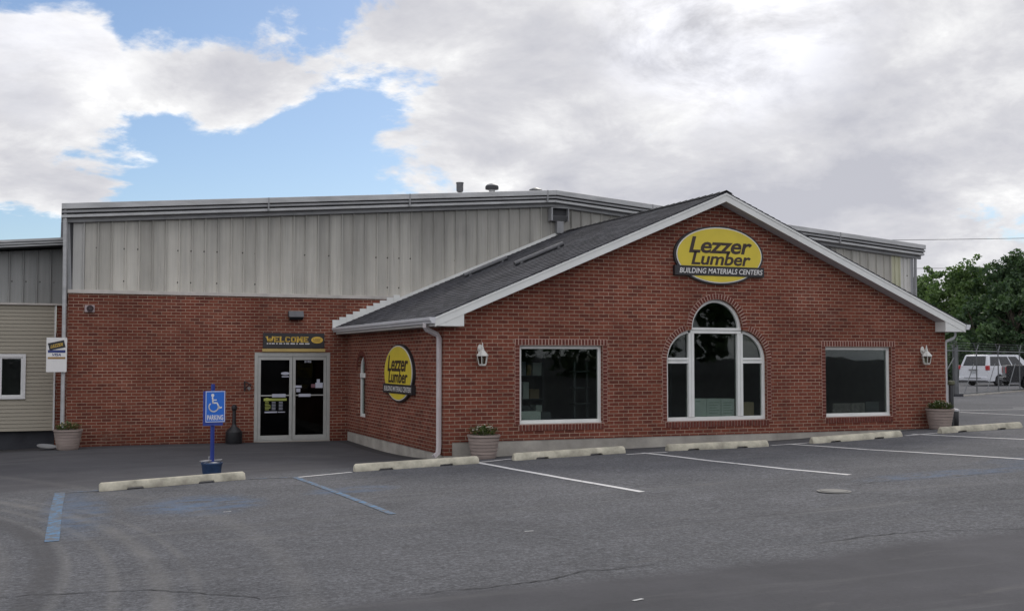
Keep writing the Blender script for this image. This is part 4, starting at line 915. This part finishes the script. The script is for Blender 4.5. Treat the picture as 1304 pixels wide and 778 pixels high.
# ash receptacles
ar = thing('ash_receptacle', 'black long-necked ash receptacle beside the entrance doors', 'ashtray', (-2.60,6.74,g1(-2.6,6.74)))
MB().lathe([(.17,0),(.18,.02),(.18,.26),(.165,.275),(.12,.33),(.06,.38),(.045,.42)], n=28).build('base', M['black_pl'], ar, 40)
MB().lathe([(.042,.40),(.038,.72),(.055,.74),(.062,.79),(.055,.83),(.03,.85),(.001,.855)], n=20).build('neck', M['black_pl'], ar, 40)
ax_, ay_ = 11.40, .12; az_ = g1(ax_, ay_)
ar2 = thing('ash_post', 'slim black post receptacle with flared cap behind the right barrel', 'ashtray', (11.28,.02,az_))
MB().lathe([(.045,0),(.05,.9),(.04,.93)], n=18).build('post', M['black_pl'], ar2, 40)
MB().lathe([(.04,.86),(.075,.89),(.08,.93),(.07,.96),(.001,.965)], n=18).build('cap', simple('olive_cap', (.09,.09,.05), .6), ar2, 40)
cn = thing('waste_can', 'small black can with a pale lid behind the right end of the brick front', 'bin', (11.47,.14,az_))
MB().lathe([(.075,0),(.085,.02),(.09,.30),(.085,.31)], n=24).build('can', M['black_pl'], cn, 40)
MB().lathe([(.10,.31),(.105,.325),(.10,.345),(.05,.37),(.001,.375)], n=24).build('lid', M['grey_lid'], cn, 40)
# small black hose bracket by the doors
hb = thing('wall_bracket', 'small black wrought wall bracket left of the entrance doors', 'bracket', (-2.30,YW,1.15))
k = MB().box(-.05,-.02,-.02,0,-.12,.1); k.tube([(-.035,-.02,.07),(-.03,-.10,.09),(.03,-.14,.05),(.08,-.12,-.01),(.09,-.08,.04)], .012, 6); k.tube([(-.035,-.02,-.08),(.0,-.08,-.03),(.05,-.11,.02)], .010, 6); k.build('arm', M['black_pl'], hb, 40)
k = MB().lathe([(.001,0),(.035,0),(.04,.02),(.001,.03)], (.05,-.10,-.06), 12, 'y'); k.build('scroll', M['alu_dark'], hb, 40)

# ------------------------------------------------------------------ lights and fittings on the walls
def lantern():
    s = thing('wall_lantern', 'white carriage lantern on the brick near the downspout corner', 'lamp', (.66,0,1.62), 0, 'white wall lanterns on the front')
    k = MB().prism(ell(0,.30,.045,.085,20), -.018, -.001); k.lathe([(.03,-.05),(.035,-.018)], (0,0,.30), 12, 'y'); k.build('back_plate', M['lamp_white'], s, 40)
    k = MB().tube([(0,-.03,.30),(0,-.07,.27),(0,-.10,.30),(0,-.115,.345),(0,-.125,.35)], .011, 8); k.tube([(0,-.03,.26),(0,-.06,.24),(0,-.09,.27)], .008, 6); k.build('arm', M['lamp_white'], s, 40)
    k = MB().lathe([(.108,.175),(.112,.19),(.085,.225),(.05,.265),(.03,.285),(.034,.30),(.02,.315),(.024,.33),(.012,.35),(.014,.37),(.005,.41),(.001,.42)], (0,-.135,0), 6); k.build('roof_cap', M['lamp_white'], s, 20)
    k = MB().lathe([(.001,-.005),(.02,.0),(.05,.005),(.065,.015),(.07,.03),(.07,.038)], (0,-.135,0), 6)
    for i in range(6):
        a = 2*PI*i/6; k.tube([(.068*math.cos(a),-.135+.068*math.sin(a),.03),(.096*math.cos(a),-.135+.096*math.sin(a),.18)], .007, 5)
    k.build('cage', M['lamp_white'], s, 20)
    MB().lathe([(.062,.035),(.088,.176)], (0,-.135,0), 6).build('lamp_glass', M['lamp_glass'], s)
    MB().lathe([(.012,.04),(.014,.1),(.02,.12),(.001,.16)], (0,-.135,0), 10).build('bulb', M['lamp_white'], s, 40)
    return s
ln = lantern(); dup(ln, (10.50,0,1.62), 0, 'white carriage lantern on the brick right of the right display window')
fl = thing('floodlight', 'grey box floodlight on the brick above the welcome board', 'lamp', (-1.215,YW,2.72))
k = MB().add([(-.17,0,.11),(.17,0,.11),(.17,-.10,.11),(-.17,-.10,.11),(-.17,0,-.03),(.17,0,-.03),(.17,-.17,-.03),(-.17,-.17,-.03)], [(0,1,2,3),(3,2,6,7),(0,3,7,4),(1,5,6,2),(4,7,6,5),(0,4,5,1)])
k.build('housing', M['flood'], fl, bevel=.01); MB().add([(-.16,-.02,-.032),(.16,-.02,-.032),(.16,-.165,-.032),(-.16,-.165,-.032),(-.15,-.0,-.10),(.15,-.0,-.10),(.15,-.11,-.09),(-.15,-.11,-.09)], [(0,1,2,3),(3,2,6,7),(0,3,7,4),(1,5,6,2),(4,7,6,5),(0,4,5,1)]).build('lens', M['lens'], fl, bevel=.006)
al = thing('alarm_sounder', 'small square alarm sounder with a round horn high on the left brick wall', 'alarm', (-5.61,YW,2.815))
MB().box(-.10,.10,-.05,0,-.075,.075).build('plate', M['alarmp'], al, bevel=.006)
MB().lathe([(.068,-.052),(.072,-.06),(.06,-.066),(.045,-.055),(.03,-.07),(.02,-.068),(.001,-.07)], (.01,0,0), 20, 'y').build('horn', simple('alarm_maroon', (.05,.03,.032), .5), al, 40)

# ------------------------------------------------------------------ fence at the yard
A_ = Vector((27.2,16.72,0)); B_ = Vector((37.8,22.72,0)); dirv = (B_-A_).normalized(); fz = lambda p: g1(p.x, p.y)
def fpt(t, h=0.0): p = A_+dirv*t; return (p.x, p.y, fz(p)+h)
fe = thing('chain_link_fence', 'chain link yard fence with barbed wire in front of the white van', 'fence', (0,0,0))
Lf = 26.0
for t in (2.9, 6.1, 9.6, 13.2, 16.8, 20.4, 24.0):
    pmb = MB().tube([fpt(t,-.05), fpt(t,1.86)], .026, 8); pmb.tube([fpt(t,1.82), fpt(t-.35,2.15)], .018, 6); pmb.tube([fpt(t,1.82), fpt(t+.3,2.12)], .018, 6); pmb.build('post', M['galv'], fe, 40)
rl = MB().tube([fpt(-3.2,1.80), fpt(Lf,1.80)], .025, 8); rl.build('top_rail', M['galv'], fe, 40)
MB().tube([fpt(0,.10), fpt(Lf,.10)], .025, 8).build('bottom_rail', M['galv'], fe, 40)
wr = MB()
for h, o_ in ((1.92,0),(2.03,-.1),(2.13,-.3)): wr.tube([fpt(-3, h), fpt(Lf, h)], .005, 4)
wr.build('barbed_wire', M['galv'], fe)
for t in (1.2, 4.3, 7.6): MB().tube([fpt(t,.12), fpt(t+1.3,1.3)], .018, 6).build('brace', M['galv'], fe, 40)
mesh_ = MB(); t = -3.0
nrm = Vector((-dirv.y, dirv.x, 0))*.002
while t < Lf:
    for sgn in (1, -1):
        a = Vector(fpt(t,.12)); b_ = Vector(fpt(t+sgn*1.65,1.78)); wv = Vector((dirv.x,dirv.y,0))*.0014
        mesh_.add([a-wv, a+wv, b_+wv, b_-wv], [(0,1,2,3)])
    t += .11
mesh_.build('mesh_fabric', M['alu_dark'], fe)
gp = thing('gate_post', 'thick galvanised gate post with a coil of wire on top', 'post', fpt(0.0))
MB().tube([(0,0,-.05),(0,0,1.95)], .09, 14).build('pole', M['galv'], gp, 40)
MB().tube([(.28,.15,-.05),(.28,.15,2.05)], .035, 10).build('slim_pole', M['galv'], gp, 40)
cw = MB().tube([(.12*math.cos(a*.7)-.05, .1*math.sin(a*.9), 1.95+.10*math.sin(a*.7)+.008*a) for a in range(26)], .010, 4); cw.build('wire_coil', M['galv'], gp)
for pth in ([(0,0,1.6),(-.75,-.4,1.1)], [(0,0,.9),(.3,.16,.9)], [(0,0,.4),(.3,.16,.4)]): MB().tube(pth, .02, 6).build('brace', M['galv'], gp)
MB().box(-.16,.3,-.12,.12,-.05,.10).build('footing', M['base_dark'], gp)
# low concrete kerb under the fence
kb = MB()
for i in range(40):
    a, b_ = Vector(fpt(i*.65)), Vector(fpt((i+1)*.65)); q = Vector((dirv.y,-dirv.x,0))
    kb.add([a-q*.02-Vector((0,0,.1)), a+q*.14-Vector((0,0,.1)), a+q*.14+Vector((0,0,.05)), a-q*.02+Vector((0,0,.05)), b_-q*.02-Vector((0,0,.1)), b_+q*.14-Vector((0,0,.1)), b_+q*.14+Vector((0,0,.05)), b_-q*.02+Vector((0,0,.05))], [(1,2,6,5),(2,3,7,6),(3,0,4,7)])
tag(kb.build('kerb', M['concrete']), kind='structure')

# ------------------------------------------------------------------ vehicles behind the fence
def wheel(parent, x, y, r, wdt):
    s = 1 if y > 0 else -1
    ty = MB().lathe([(r*.62,-wdt/2),(r*.93,-wdt/2),(r,-wdt/2+.03),(r,wdt/2-.03),(r*.93,wdt/2),(r*.62,wdt/2)], (0,0,0), 28, 'y').build('wheel', M['tyre'], parent, 40); ty.location = (x,y,r)
    rm = MB().lathe([(r*.61,-.04*s),(r*.63,wdt/2*s),(r*.58,wdt/2*s),(r*.52,wdt/2*s-.05*s),(.06,wdt/2*s-.04*s),(.05,wdt/2*s-.01*s),(.001,wdt/2*s-.01*s)], (0,0,0), 24, 'y')
    for k in range(5):
        a = 2*PI*k/5; d = Vector((math.cos(a),0,math.sin(a))); rm.obox(Vector((0,(wdt/2-.018)*s,0))+d*r*.32, d*r*.28, (0,.012,0), Vector((-d.z,0,d.x))*.035)
    rm.build('rim', M['rim'], ty, 40)
def arch(xc, r, z0, x_dir=1, n=10): return [(xc-r*math.cos(PI*i/n), z0+r*math.sin(PI*i/n)) for i in range(n+1)]
def vehicle(name, label, cat, loc, rz, paint, prof_top, arches, z0, hw, cab, wheels, wr_, scale=1.0):
    v = thing(name, label, cat, loc, rz); v.scale = (scale,)*3
    bot = []
    x_end, x_start = prof_top[-1][0], prof_top[0][0]
    low = [(x_start, z0)]
    for xc in arches: low += arch(xc, wr_+.06, z0)
    low += [(x_end, z0)]
    body = MB().prism(low+list(reversed(prof_top)), -hw, hw)
    bo = body.build('body', paint, v, 35, bevel=.035)
    # cabin frustum
    (xb0, xb1, zb), (xt0, xt1, ztp_), inset, rear_x = cab
    B = [(xb0,-hw+.03,zb),(xb1,-hw+.03,zb),(xb1,hw-.03,zb),(xb0,hw-.03,zb)]; T = [(xt0,-hw+inset,ztp_),(xt1,-hw+inset,ztp_),(xt1,hw-inset,ztp_),(xt0,hw-inset,ztp_)]
    MB().add(B+T, [(0,3,2,1),(4,5,6,7),(0,1,5,4),(1,2,6,5),(2,3,7,6),(3,0,4,7)]).build('cabin', paint, v, 35, bevel=.05)
    def pane(c0, c1, c2, c3, u0, u1, v0, v1, off, nm='window'):
        c = [Vector(c0), Vector(c1), Vector(c2), Vector(c3)]     # bottom-left, bottom-right, top-right, top-left
        P = lambda u, w_: (c[0]*(1-u)+c[1]*u)*(1-w_)+(c[3]*(1-u)+c[2]*u)*w_
        q = [P(u0,v0), P(u1,v0), P(u1,v1), P(u0,v1)]; n_ = (q[1]-q[0]).cross(q[3]-q[0]).normalized()*off
        mb = MB().add([p+n_ for p in q]+[p-n_*.2 for p in q], [(0,1,2,3),(7,6,5,4),(0,4,5,1),(1,5,6,2),(2,6,7,3),(3,7,4,0)])
        mb.build(nm, M['car_glass'], v, bevel=.01)
    pane(B[3],B[0],T[0],T[3],.10,.90,.12,.88,.012,'rear_window')
    pane(B[1],B[2],T[2],T[1],.06,.94,.08,.92,.012,'windscreen')
    for (a, b_, c_, d_) in ((B[0],B[1],T[1],T[0]), (B[2],B[3],T[3],T[2])):
        fl_ = a is B[2]
        for (u0, u1) in rear_x:
            if fl_: u0, u1 = 1-u1, 1-u0
            pane(a,b_,c_,d_,u0,u1,.12,.86,.012)
    for (x, s) in wheels: wheel(v, x, s*(hw-.12), wr_, .22)
    return v, hw
vx, vy = 41.85, 30.8
van, hw = vehicle('minivan', 'white minivan seen from its rear corner behind the chain link fence', 'van', (vx,vy,g1(vx,vy)), R(8), M['van_white'],
    [(0,.42),(.02,.80),(.06,1.06),(3.75,1.04),(4.5,.95),(4.85,.80),(4.95,.42)], (1.0, 4.0), .26, .97, ((.05,3.85,1.04),(.32,3.0,1.74),.20,((.05,.27),(.30,.56),(.59,.84))), [(1.0,1),(1.0,-1),(4.0,1),(4.0,-1)], .33)
for s in (-1, 1):
    MB().box(-.02,.16,(.90 if s > 0 else -.985),.985 if s > 0 else -.80,(.93 if s > 0 else .88),1.14).build('tail_light', M['tail'], van, bevel=.02)
MB().box(-.06,.12,-.93,.93,.30,.50).build('bumper', M['van_white'], van, bevel=.03); MB().box(-.03,.0,-.28,.28,.86,.93).build('trim_strip', M['alu_dark'], van); MB().box(-.025,.0,-.16,.16,.72,.84).build('number_plate', M['plate'], van)
MB().box(-.02,.1,-.80,.80,.24,.31).build('underbody', M['grime'], van)
MB().box(.5,2.9,-.70,-.66,1.755,1.79).box(.5,2.9,.66,.70,1.755,1.79).build('roof_rail', M['grime'], van)
MB().box(-.09,-.055,-.55,.55,.44,.47).build('bumper_strip', M['grime'], van)
tx, ty_ = 37.2, 24.0
trk, hw = vehicle('pickup_truck', 'black pickup truck partly cut off by the right edge of the photo', 'truck', (tx,ty_,g1(tx,ty_)), R(-40), M['truck_black'],
    [(0,.5),(.0,1.15),(.03,1.20),(2.0,1.20),(2.02,1.15),(4.4,1.15),(5.5,1.08),(5.65,.85),(5.65,.5)], (1.15, 4.7), .42, .96, ((2.05,4.45,1.15),(2.25,3.85,1.80),.20,((.06,.44),(.50,.90))), [(1.15,1),(1.15,-1),(4.7,1),(4.7,-1)], .39)
for s in (-1, 1): MB().box(-.02,.08,s*.88-.07,s*.88+.07,.82,1.12).build('tail_light', M['tail'], trk, bevel=.015)
MB().box(-.14,.02,-.93,.93,  .48,.64).build('bumper', M['truck_black'], trk, bevel=.02); MB().box(-.01,.02,-.75,.75,.74,1.14).build('tailgate', M['truck_black'], trk, bevel=.01)

# ------------------------------------------------------------------ overhead cables
def cable(z0, z1, sag, name, label):
    a = Vector((5, 46, z0)); b_ = Vector((150, 62, z1)); mb = MB()
    pts = [a.lerp(b_, i/60) - Vector((0,0,sag*4*(i/60)*(1-i/60))) for i in range(61)]
    mb.tube(pts, .022, 5); tag(mb.build(name, M['cable']), label, 'cable', 'overhead cables behind the warehouse')
cable(8.7, 18.5, 1.2, 'overhead_cable', 'upper dark overhead cable running right from behind the warehouse')
cable(7.4, 14.0, 1.0, 'overhead_cable', 'lower dark overhead cable running into the tree tops on the right')

# ------------------------------------------------------------------ trees
def leaf_cloud(centres, radii, n_per, size, seed, flat=.8):
    r = np.random.default_rng(seed); cs = []; 
    for c, rad, n_ in zip(centres, radii, n_per):
        d = r.normal(size=(n_,3)); d /= np.linalg.norm(d, axis=1)[:,None]; rr = rad*(r.random(n_)**.45)[:,None]
        cs.append(np.array(c)+d*rr*np.array([1,1,flat]))
    C_ = np.concatenate(cs); n = len(C_)
    u = r.normal(size=(n,3)); u /= np.linalg.norm(u,axis=1)[:,None]; w_ = r.normal(size=(n,3)); w_ -= (w_*u).sum(1)[:,None]*u; w_ /= np.linalg.norm(w_,axis=1)[:,None]
    s = size*r.uniform(.55,1.3,n)[:,None]
    V = np.stack([C_-u*s*.6, C_+w_*s*.33, C_+u*s*.6, C_-w_*s*.33], 1).reshape(-1,3)
    return V
def np_mesh(name, V, mat, parent):
    n = len(V)//4; me = bpy.data.meshes.new(name); me.vertices.add(4*n); me.vertices.foreach_set('co', V.astype(np.float32).ravel())
    me.loops.add(4*n); me.loops.foreach_set('vertex_index', np.arange(4*n, dtype=np.int32)); me.polygons.add(n)
    me.polygons.foreach_set('loop_start', np.arange(0,4*n,4,dtype=np.int32)); me.polygons.foreach_set('loop_total', np.full(n,4,dtype=np.int32)); me.update(); me.validate(); me.materials.append(mat)
    o = bpy.data.objects.new(name, me); COL.objects.link(o); o.parent = parent; return o
LM = [leaf_mat('leaves_mid', (.034,.070,.028), (.18,.26,.095)), leaf_mat('leaves_dark', (.026,.052,.030), (.10,.155,.07)), leaf_mat('leaves_bright', (.020,.042,.012), (.105,.155,.035))]
def tree(label, x, y, H, cw, seed, mi, leafs=.30, dens=1.0, base_h=.25, group='trees behind the yard'):
    rr = random.Random(seed); z0 = g1(x, y)
    t = thing('broadleaf_tree', label, 'tree', (x,y,z0), 0, group)
    tr = MB(); th = H*.55; pts = []; bx = by = 0
    for i in range(8):
        bx += rr.uniform(-.12,.12)*H/8; by += rr.uniform(-.12,.12)*H/8; pts.append((bx*.5, by*.5, th*i/7))
    r0 = H*.028; tr.tube(pts, [r0*(1.25 if i == 0 else 1-.085*i) for i in range(8)], 9)
    cen = []; rad = []
    nb = int(20+H*2.0)
    for i in range(nb):
        f = (i+.5)/nb; h = H*(base_h+(1-base_h-.06)*f); prof = math.sin(PI*min(1,(f*.80+.18)))**.6
        a = i*2.4+rr.uniform(-.5,.5); rad_ = cw*.5*prof*rr.uniform(.45,1.0)
        e = Vector((rad_*math.cos(a), rad_*math.sin(a), h+rr.uniform(-.4,.4)))
        k = rr.randint(3,6); s0 = Vector(pts[min(7, max(2, int(h/th*6)))]); s0 = s0 if h > s0.z else Vector(pts[3])
        mid = s0.lerp(e, .5)+Vector((0,0,.08*H*rr.random()))
        tr.tube([s0, mid, e], [r0*.38, r0*.22, r0*.07], 5, cap=False)
        cr_ = H*rr.uniform(.065,.115); cen.append(tuple(e)); rad.append(cr_)
        for _ in range(k):   # sprays around each limb end
            o_ = Vector((rr.gauss(0,1), rr.gauss(0,1), rr.gauss(0,.8))).normalized()*cr_*rr.uniform(.7,1.4); cen.append(tuple(e+o_)); rad.append(cr_*rr.uniform(.3,.6))
    for _ in range(int(nb*.7)):   # inner fill
        a = rr.uniform(0,2*PI); q = cw*.28*math.sqrt(rr.random()); cen.append((q*math.cos(a), q*math.sin(a), H*rr.uniform(base_h, .82))); rad.append(H*.10)
    npl = [max(8, int(dens*26*(r_/leafs)**1.7)) for r_ in rad]
    tr.build('trunk', M['bark'], t, 60)
    np_mesh('crown', leaf_cloud(cen, rad, npl, leafs, seed), LM[mi], t)
TREES = [(57.2,47.4,8.7,5.2,11,0,'mid-green tree with the tallest full crown right behind the white van'),
 (57.3,42.0,8.9,7.6,12,1,'tall dark tree at the right edge of the photo behind the pickup'),
 (61.6,56.4,8.3,2.3,13,0,'slender sparse tree just right of the warehouse corner'),
 (59.5,51.9,4.9,5.0,14,1,'low dark bushy tree behind the right gutter of the shop'),
 (58.5,45.8,7.5,5.4,15,1,'dark tree filling the dip between the two tall crowns'),
 (52.8,41.7,5.4,6.0,16,1,'low dark tree standing in front of the tallest crown'),
 (53.6,39.2,6.4,6.4,17,1,'low dark tree behind the pickup in front of the tall right one'),
 (54.2,47.6,4.2,4.4,18,0,'small low tree behind the gate post'),
 (61.2,42.6,9.0,7.5,19,0,'mid-green tree standing just beyond the right edge'),
 (60.4,38.6,7.6,7.2,20,1,'dark tree further right, beyond the photo edge'),
 (68.5,41.8,8.8,7.5,21,1,'dark tree furthest to the right, beyond the photo edge')]
for (x, y, H, cw_, sd_, mi, lab) in TREES: tree(lab, x, y, H, cw_, sd_, mi, leafs=.24, base_h=.15 if H > 7 else .05)
# undergrowth along the yard edge (nobody could count it)
r_ = np.random.default_rng(5); cen = []; rad = []
for i in range(150):
    t = i/149; x = 46+t*24+r_.normal()*1.2; y = 43.5+(-14)*t+r_.normal()*1.5; cen.append((x, y, r_.uniform(.3,2.6))); rad.append(r_.uniform(.7,1.3))
us = leaf_cloud(cen, rad, [260]*150, .24, 6)
o = np_mesh('undergrowth', us, LM[1], None); tag(o, 'dark green undergrowth along the back of the yard', 'bushes', kind='stuff')

# unseen tree band added behind the viewer to darken the shop window reflections
cen = []; rad = []
for i in range(110):
    t = i/109; x = -75+t*130; y = -52-18*t+r_.normal()*1.5; h = r_.uniform(.5, 9.5); cen.append((x, y, h)); rad.append(r_.uniform(1.8,3.0))
o = np_mesh('added_unseen_trees', leaf_cloud(cen, rad, [110]*110, .9, 9), LM[1], None); tag(o, 'unseen dark tree mass added behind the camera to darken window reflections', 'added trees', kind='stuff')

# ------------------------------------------------------------------ sky, sun, camera
SUN_EL, SUN_AZ = 38.0, 57.0      # direction towards the sun: azimuth from +x, counter-clockwise
world = bpy.data.worlds.new('World'); scene.world = world; world.use_nodes = True; nt = world.node_tree; nt.nodes.clear()
out = N(nt, 'ShaderNodeOutputWorld'); bgn = N(nt, 'ShaderNodeBackground', i_Strength=.125)
sky = N(nt, 'ShaderNodeTexSky'); sky.sky_type = 'NISHITA'; sky.sun_disc = False; sky.sun_elevation = R(SUN_EL); sky.sun_rotation = R(90-SUN_AZ); sky.air_density = 1.0; sky.dust_density = 0.5; sky.ozone_density = 1.2
tc = N(nt, 'ShaderNodeTexCoord'); nv = N(nt, 'ShaderNodeVectorMath', operation='NORMALIZE'); L(nt, tc.outputs['Generated'], nv.inputs[0])
sp = N(nt, 'ShaderNodeSeparateXYZ'); L(nt, nv.outputs[0], sp.inputs[0])
zz = math_(nt, 'ADD', math_(nt, 'MAXIMUM', sp.outputs[2], 0.0), .30)
cb = N(nt, 'ShaderNodeCombineXYZ'); L(nt, math_(nt, 'DIVIDE', sp.outputs[0], zz), cb.inputs[0]); L(nt, math_(nt, 'DIVIDE', sp.outputs[1], zz), cb.inputs[1])
pv = N(nt, 'ShaderNodeMapping'); L(nt, cb.outputs[0], pv.inputs[0]); pv.inputs['Location'].default_value = (3.1, 1.7, 0)
pv.inputs['Rotation'].default_value = (0,0,R(-25))
base_n = noise(nt, pv.outputs[0], 2.3, 11, .60, .25)
det_n = noise(nt, pv.outputs[0], 5.0, 9, .62, .3)
pv2 = N(nt, 'ShaderNodeVectorMath', operation='ADD'); L(nt, pv.outputs[0], pv2.inputs[0])
SD = (math.cos(R(SUN_AZ+25))*.06, math.sin(R(SUN_AZ+25))*.06, 0); pv2.inputs[1].default_value = SD       # a step towards the sun through the cloud layer
base_s = noise(nt, pv2.outputs[0], 2.3, 11, .60, .25); det_s = noise(nt, pv2.outputs[0], 5.0, 9, .62, .3)
def lobe(az, el, k0, k1):      # soft patch of sky round a compass direction
    d = (math.cos(R(el))*math.cos(R(az)), math.cos(R(el))*math.sin(R(az)), math.sin(R(el)))
    dp = N(nt, 'ShaderNodeVectorMath', operation='DOT_PRODUCT'); L(nt, nv.outputs[0], dp.inputs[0]); dp.inputs[1].default_value = d
    return ramp(nt, dp.outputs['Value'], [(math.cos(R(k1)), 0.0), (math.cos(R(k0)), 1.0)], 'EASE').outputs[0]
cov = math_(nt, 'ADD', math_(nt, 'ADD', base_n, .085), math_(nt, 'MULTIPLY', math_(nt, 'SUBTRACT', det_n, .5), .22))
cov = math_(nt, 'SUBTRACT', cov, math_(nt, 'MULTIPLY', lobe(90, 9, 7, 21), .31))      # clearer sky over the left end
cov = math_(nt, 'ADD', cov, math_(nt, 'MULTIPLY', lobe(52, 14, 8, 26), .13))           # closed cloud over the right
for az, el, k0, k1, g_ in ((92.4,15.4,.3,3.4,.15),(89.4,14.9,.3,3.4,.15),(86.8,13.4,.2,2.2,.09),(82.2,15.0,.3,3.2,.12),(80.0,13.4,.2,2.2,.08),(90.4,11.0,.1,1.8,.15),(92.6,8.4,.2,2.2,.12),(90.2,7.7,.2,1.8,.13),(94.6,11.8,.2,1.4,.12),(84.0,10.0,.1,1.5,.12),(76.5,10.0,.3,3.4,.08)):
    cov = math_(nt, 'ADD', cov, math_(nt, 'MULTIPLY', lobe(az, el, k0, k1), g_))
dens = ramp(nt, cov, [(.49, 0.0), (.57, 1.0)], 'EASE').outputs[0]
here = math_(nt, 'ADD', math_(nt, 'MULTIPLY', base_n, .65), math_(nt, 'MULTIPLY', det_n, .35)); ahead = math_(nt, 'ADD', math_(nt, 'MULTIPLY', base_s, .65), math_(nt, 'MULTIPLY', det_s, .35))
litv = math_(nt, 'MULTIPLY', math_(nt, 'SUBTRACT', here, ahead), 3.6)      # cloud thins towards the sun: lit side
tv = math_(nt, 'ADD', math_(nt, 'SUBTRACT', cov, math_(nt, 'MULTIPLY', litv, .42)), math_(nt, 'MULTIPLY', math_(nt, 'SUBTRACT', det_n, .5), .75))
thick = ramp(nt, tv, [(.40, (7.7,7.7,7.65)), (.52, (6.0,6.0,6.1)), (.66, (4.75,4.75,5.0)), (.86, (3.7,3.75,4.15))]).outputs[0]
glow = math_(nt, 'MULTIPLY', lobe(57, 18.5, .5, 9), math_(nt, 'MULTIPLY', ramp(nt, det_n, [(.40, 0.0), (.62, 1.0)]).outputs[0], 4.0))
glow = math_(nt, 'ADD', glow, math_(nt, 'MULTIPLY', lobe(90.3, 15.4, .3, 5), math_(nt, 'MULTIPLY', ramp(nt, det_n, [(.40, .3), (.60, 1.0)]).outputs[0], 2.4)))
cl = N(nt, 'ShaderNodeVectorMath', operation='ADD'); L(nt, thick, cl.inputs[0]); gc = N(nt, 'ShaderNodeCombineXYZ'); [L(nt, glow, gc.inputs[i]) for i in range(3)]; L(nt, gc.outputs[0], cl.inputs[1])
back = lobe(248, 40, 20, 100)       # clouds opposite the sun are front-lit
bk = N(nt, 'ShaderNodeVectorMath', operation='SCALE'); L(nt, cl.outputs[0], bk.inputs[0]); L(nt, math_(nt, 'MULTIPLY_ADD', back, .85, 1.0), bk.inputs['Scale']); cl = bk
skyc = mixc(nt, dens, mixc(nt, 1.0, sky.outputs[0], (.50,.56,.64), 'MULTIPLY'), cl.outputs[0])
L(nt, skyc, bgn.inputs['Color']); L(nt, bgn.outputs[0], out.inputs[0])

sl = bpy.data.lights.new('sun', 'SUN'); sl.energy = 1.2; sl.angle = R(16); sl.color = (1,.95,.88)
so_ = bpy.data.objects.new('sun', sl); COL.objects.link(so_)
dv = Vector((math.cos(R(SUN_EL))*math.cos(R(SUN_AZ)), math.cos(R(SUN_EL))*math.sin(R(SUN_AZ)), math.sin(R(SUN_EL))))
so_.rotation_euler = dv.to_track_quat('Z', 'Y').to_euler()

cam = bpy.data.cameras.new('camera'); cam.sensor_width = 36; cam.lens = 1435/1304*36; cam.clip_end = 5000; cam.clip_start = .1
co_ = bpy.data.objects.new('camera', cam); COL.objects.link(co_); scene.camera = co_
al_, pit = R(68.0), math.atan(67/1435)
Fv = Vector((math.cos(al_)*math.cos(pit), math.sin(al_)*math.cos(pit), math.sin(pit)))
co_.location = (-6.2514, -18.6192, 1.7609); co_.rotation_euler = Fv.to_track_quat('-Z', 'Y').to_euler()
scene.view_settings.view_transform = 'Standard'; scene.view_settings.look = 'None'; scene.view_settings.gamma = 1.0; scene.view_settings.exposure = 0.26
scene.render.engine = 'CYCLES'; scene.render.resolution_x = 1024; scene.render.resolution_y = 610
scene.cycles.max_bounces = 8; scene.cycles.transparent_max_bounces = 12
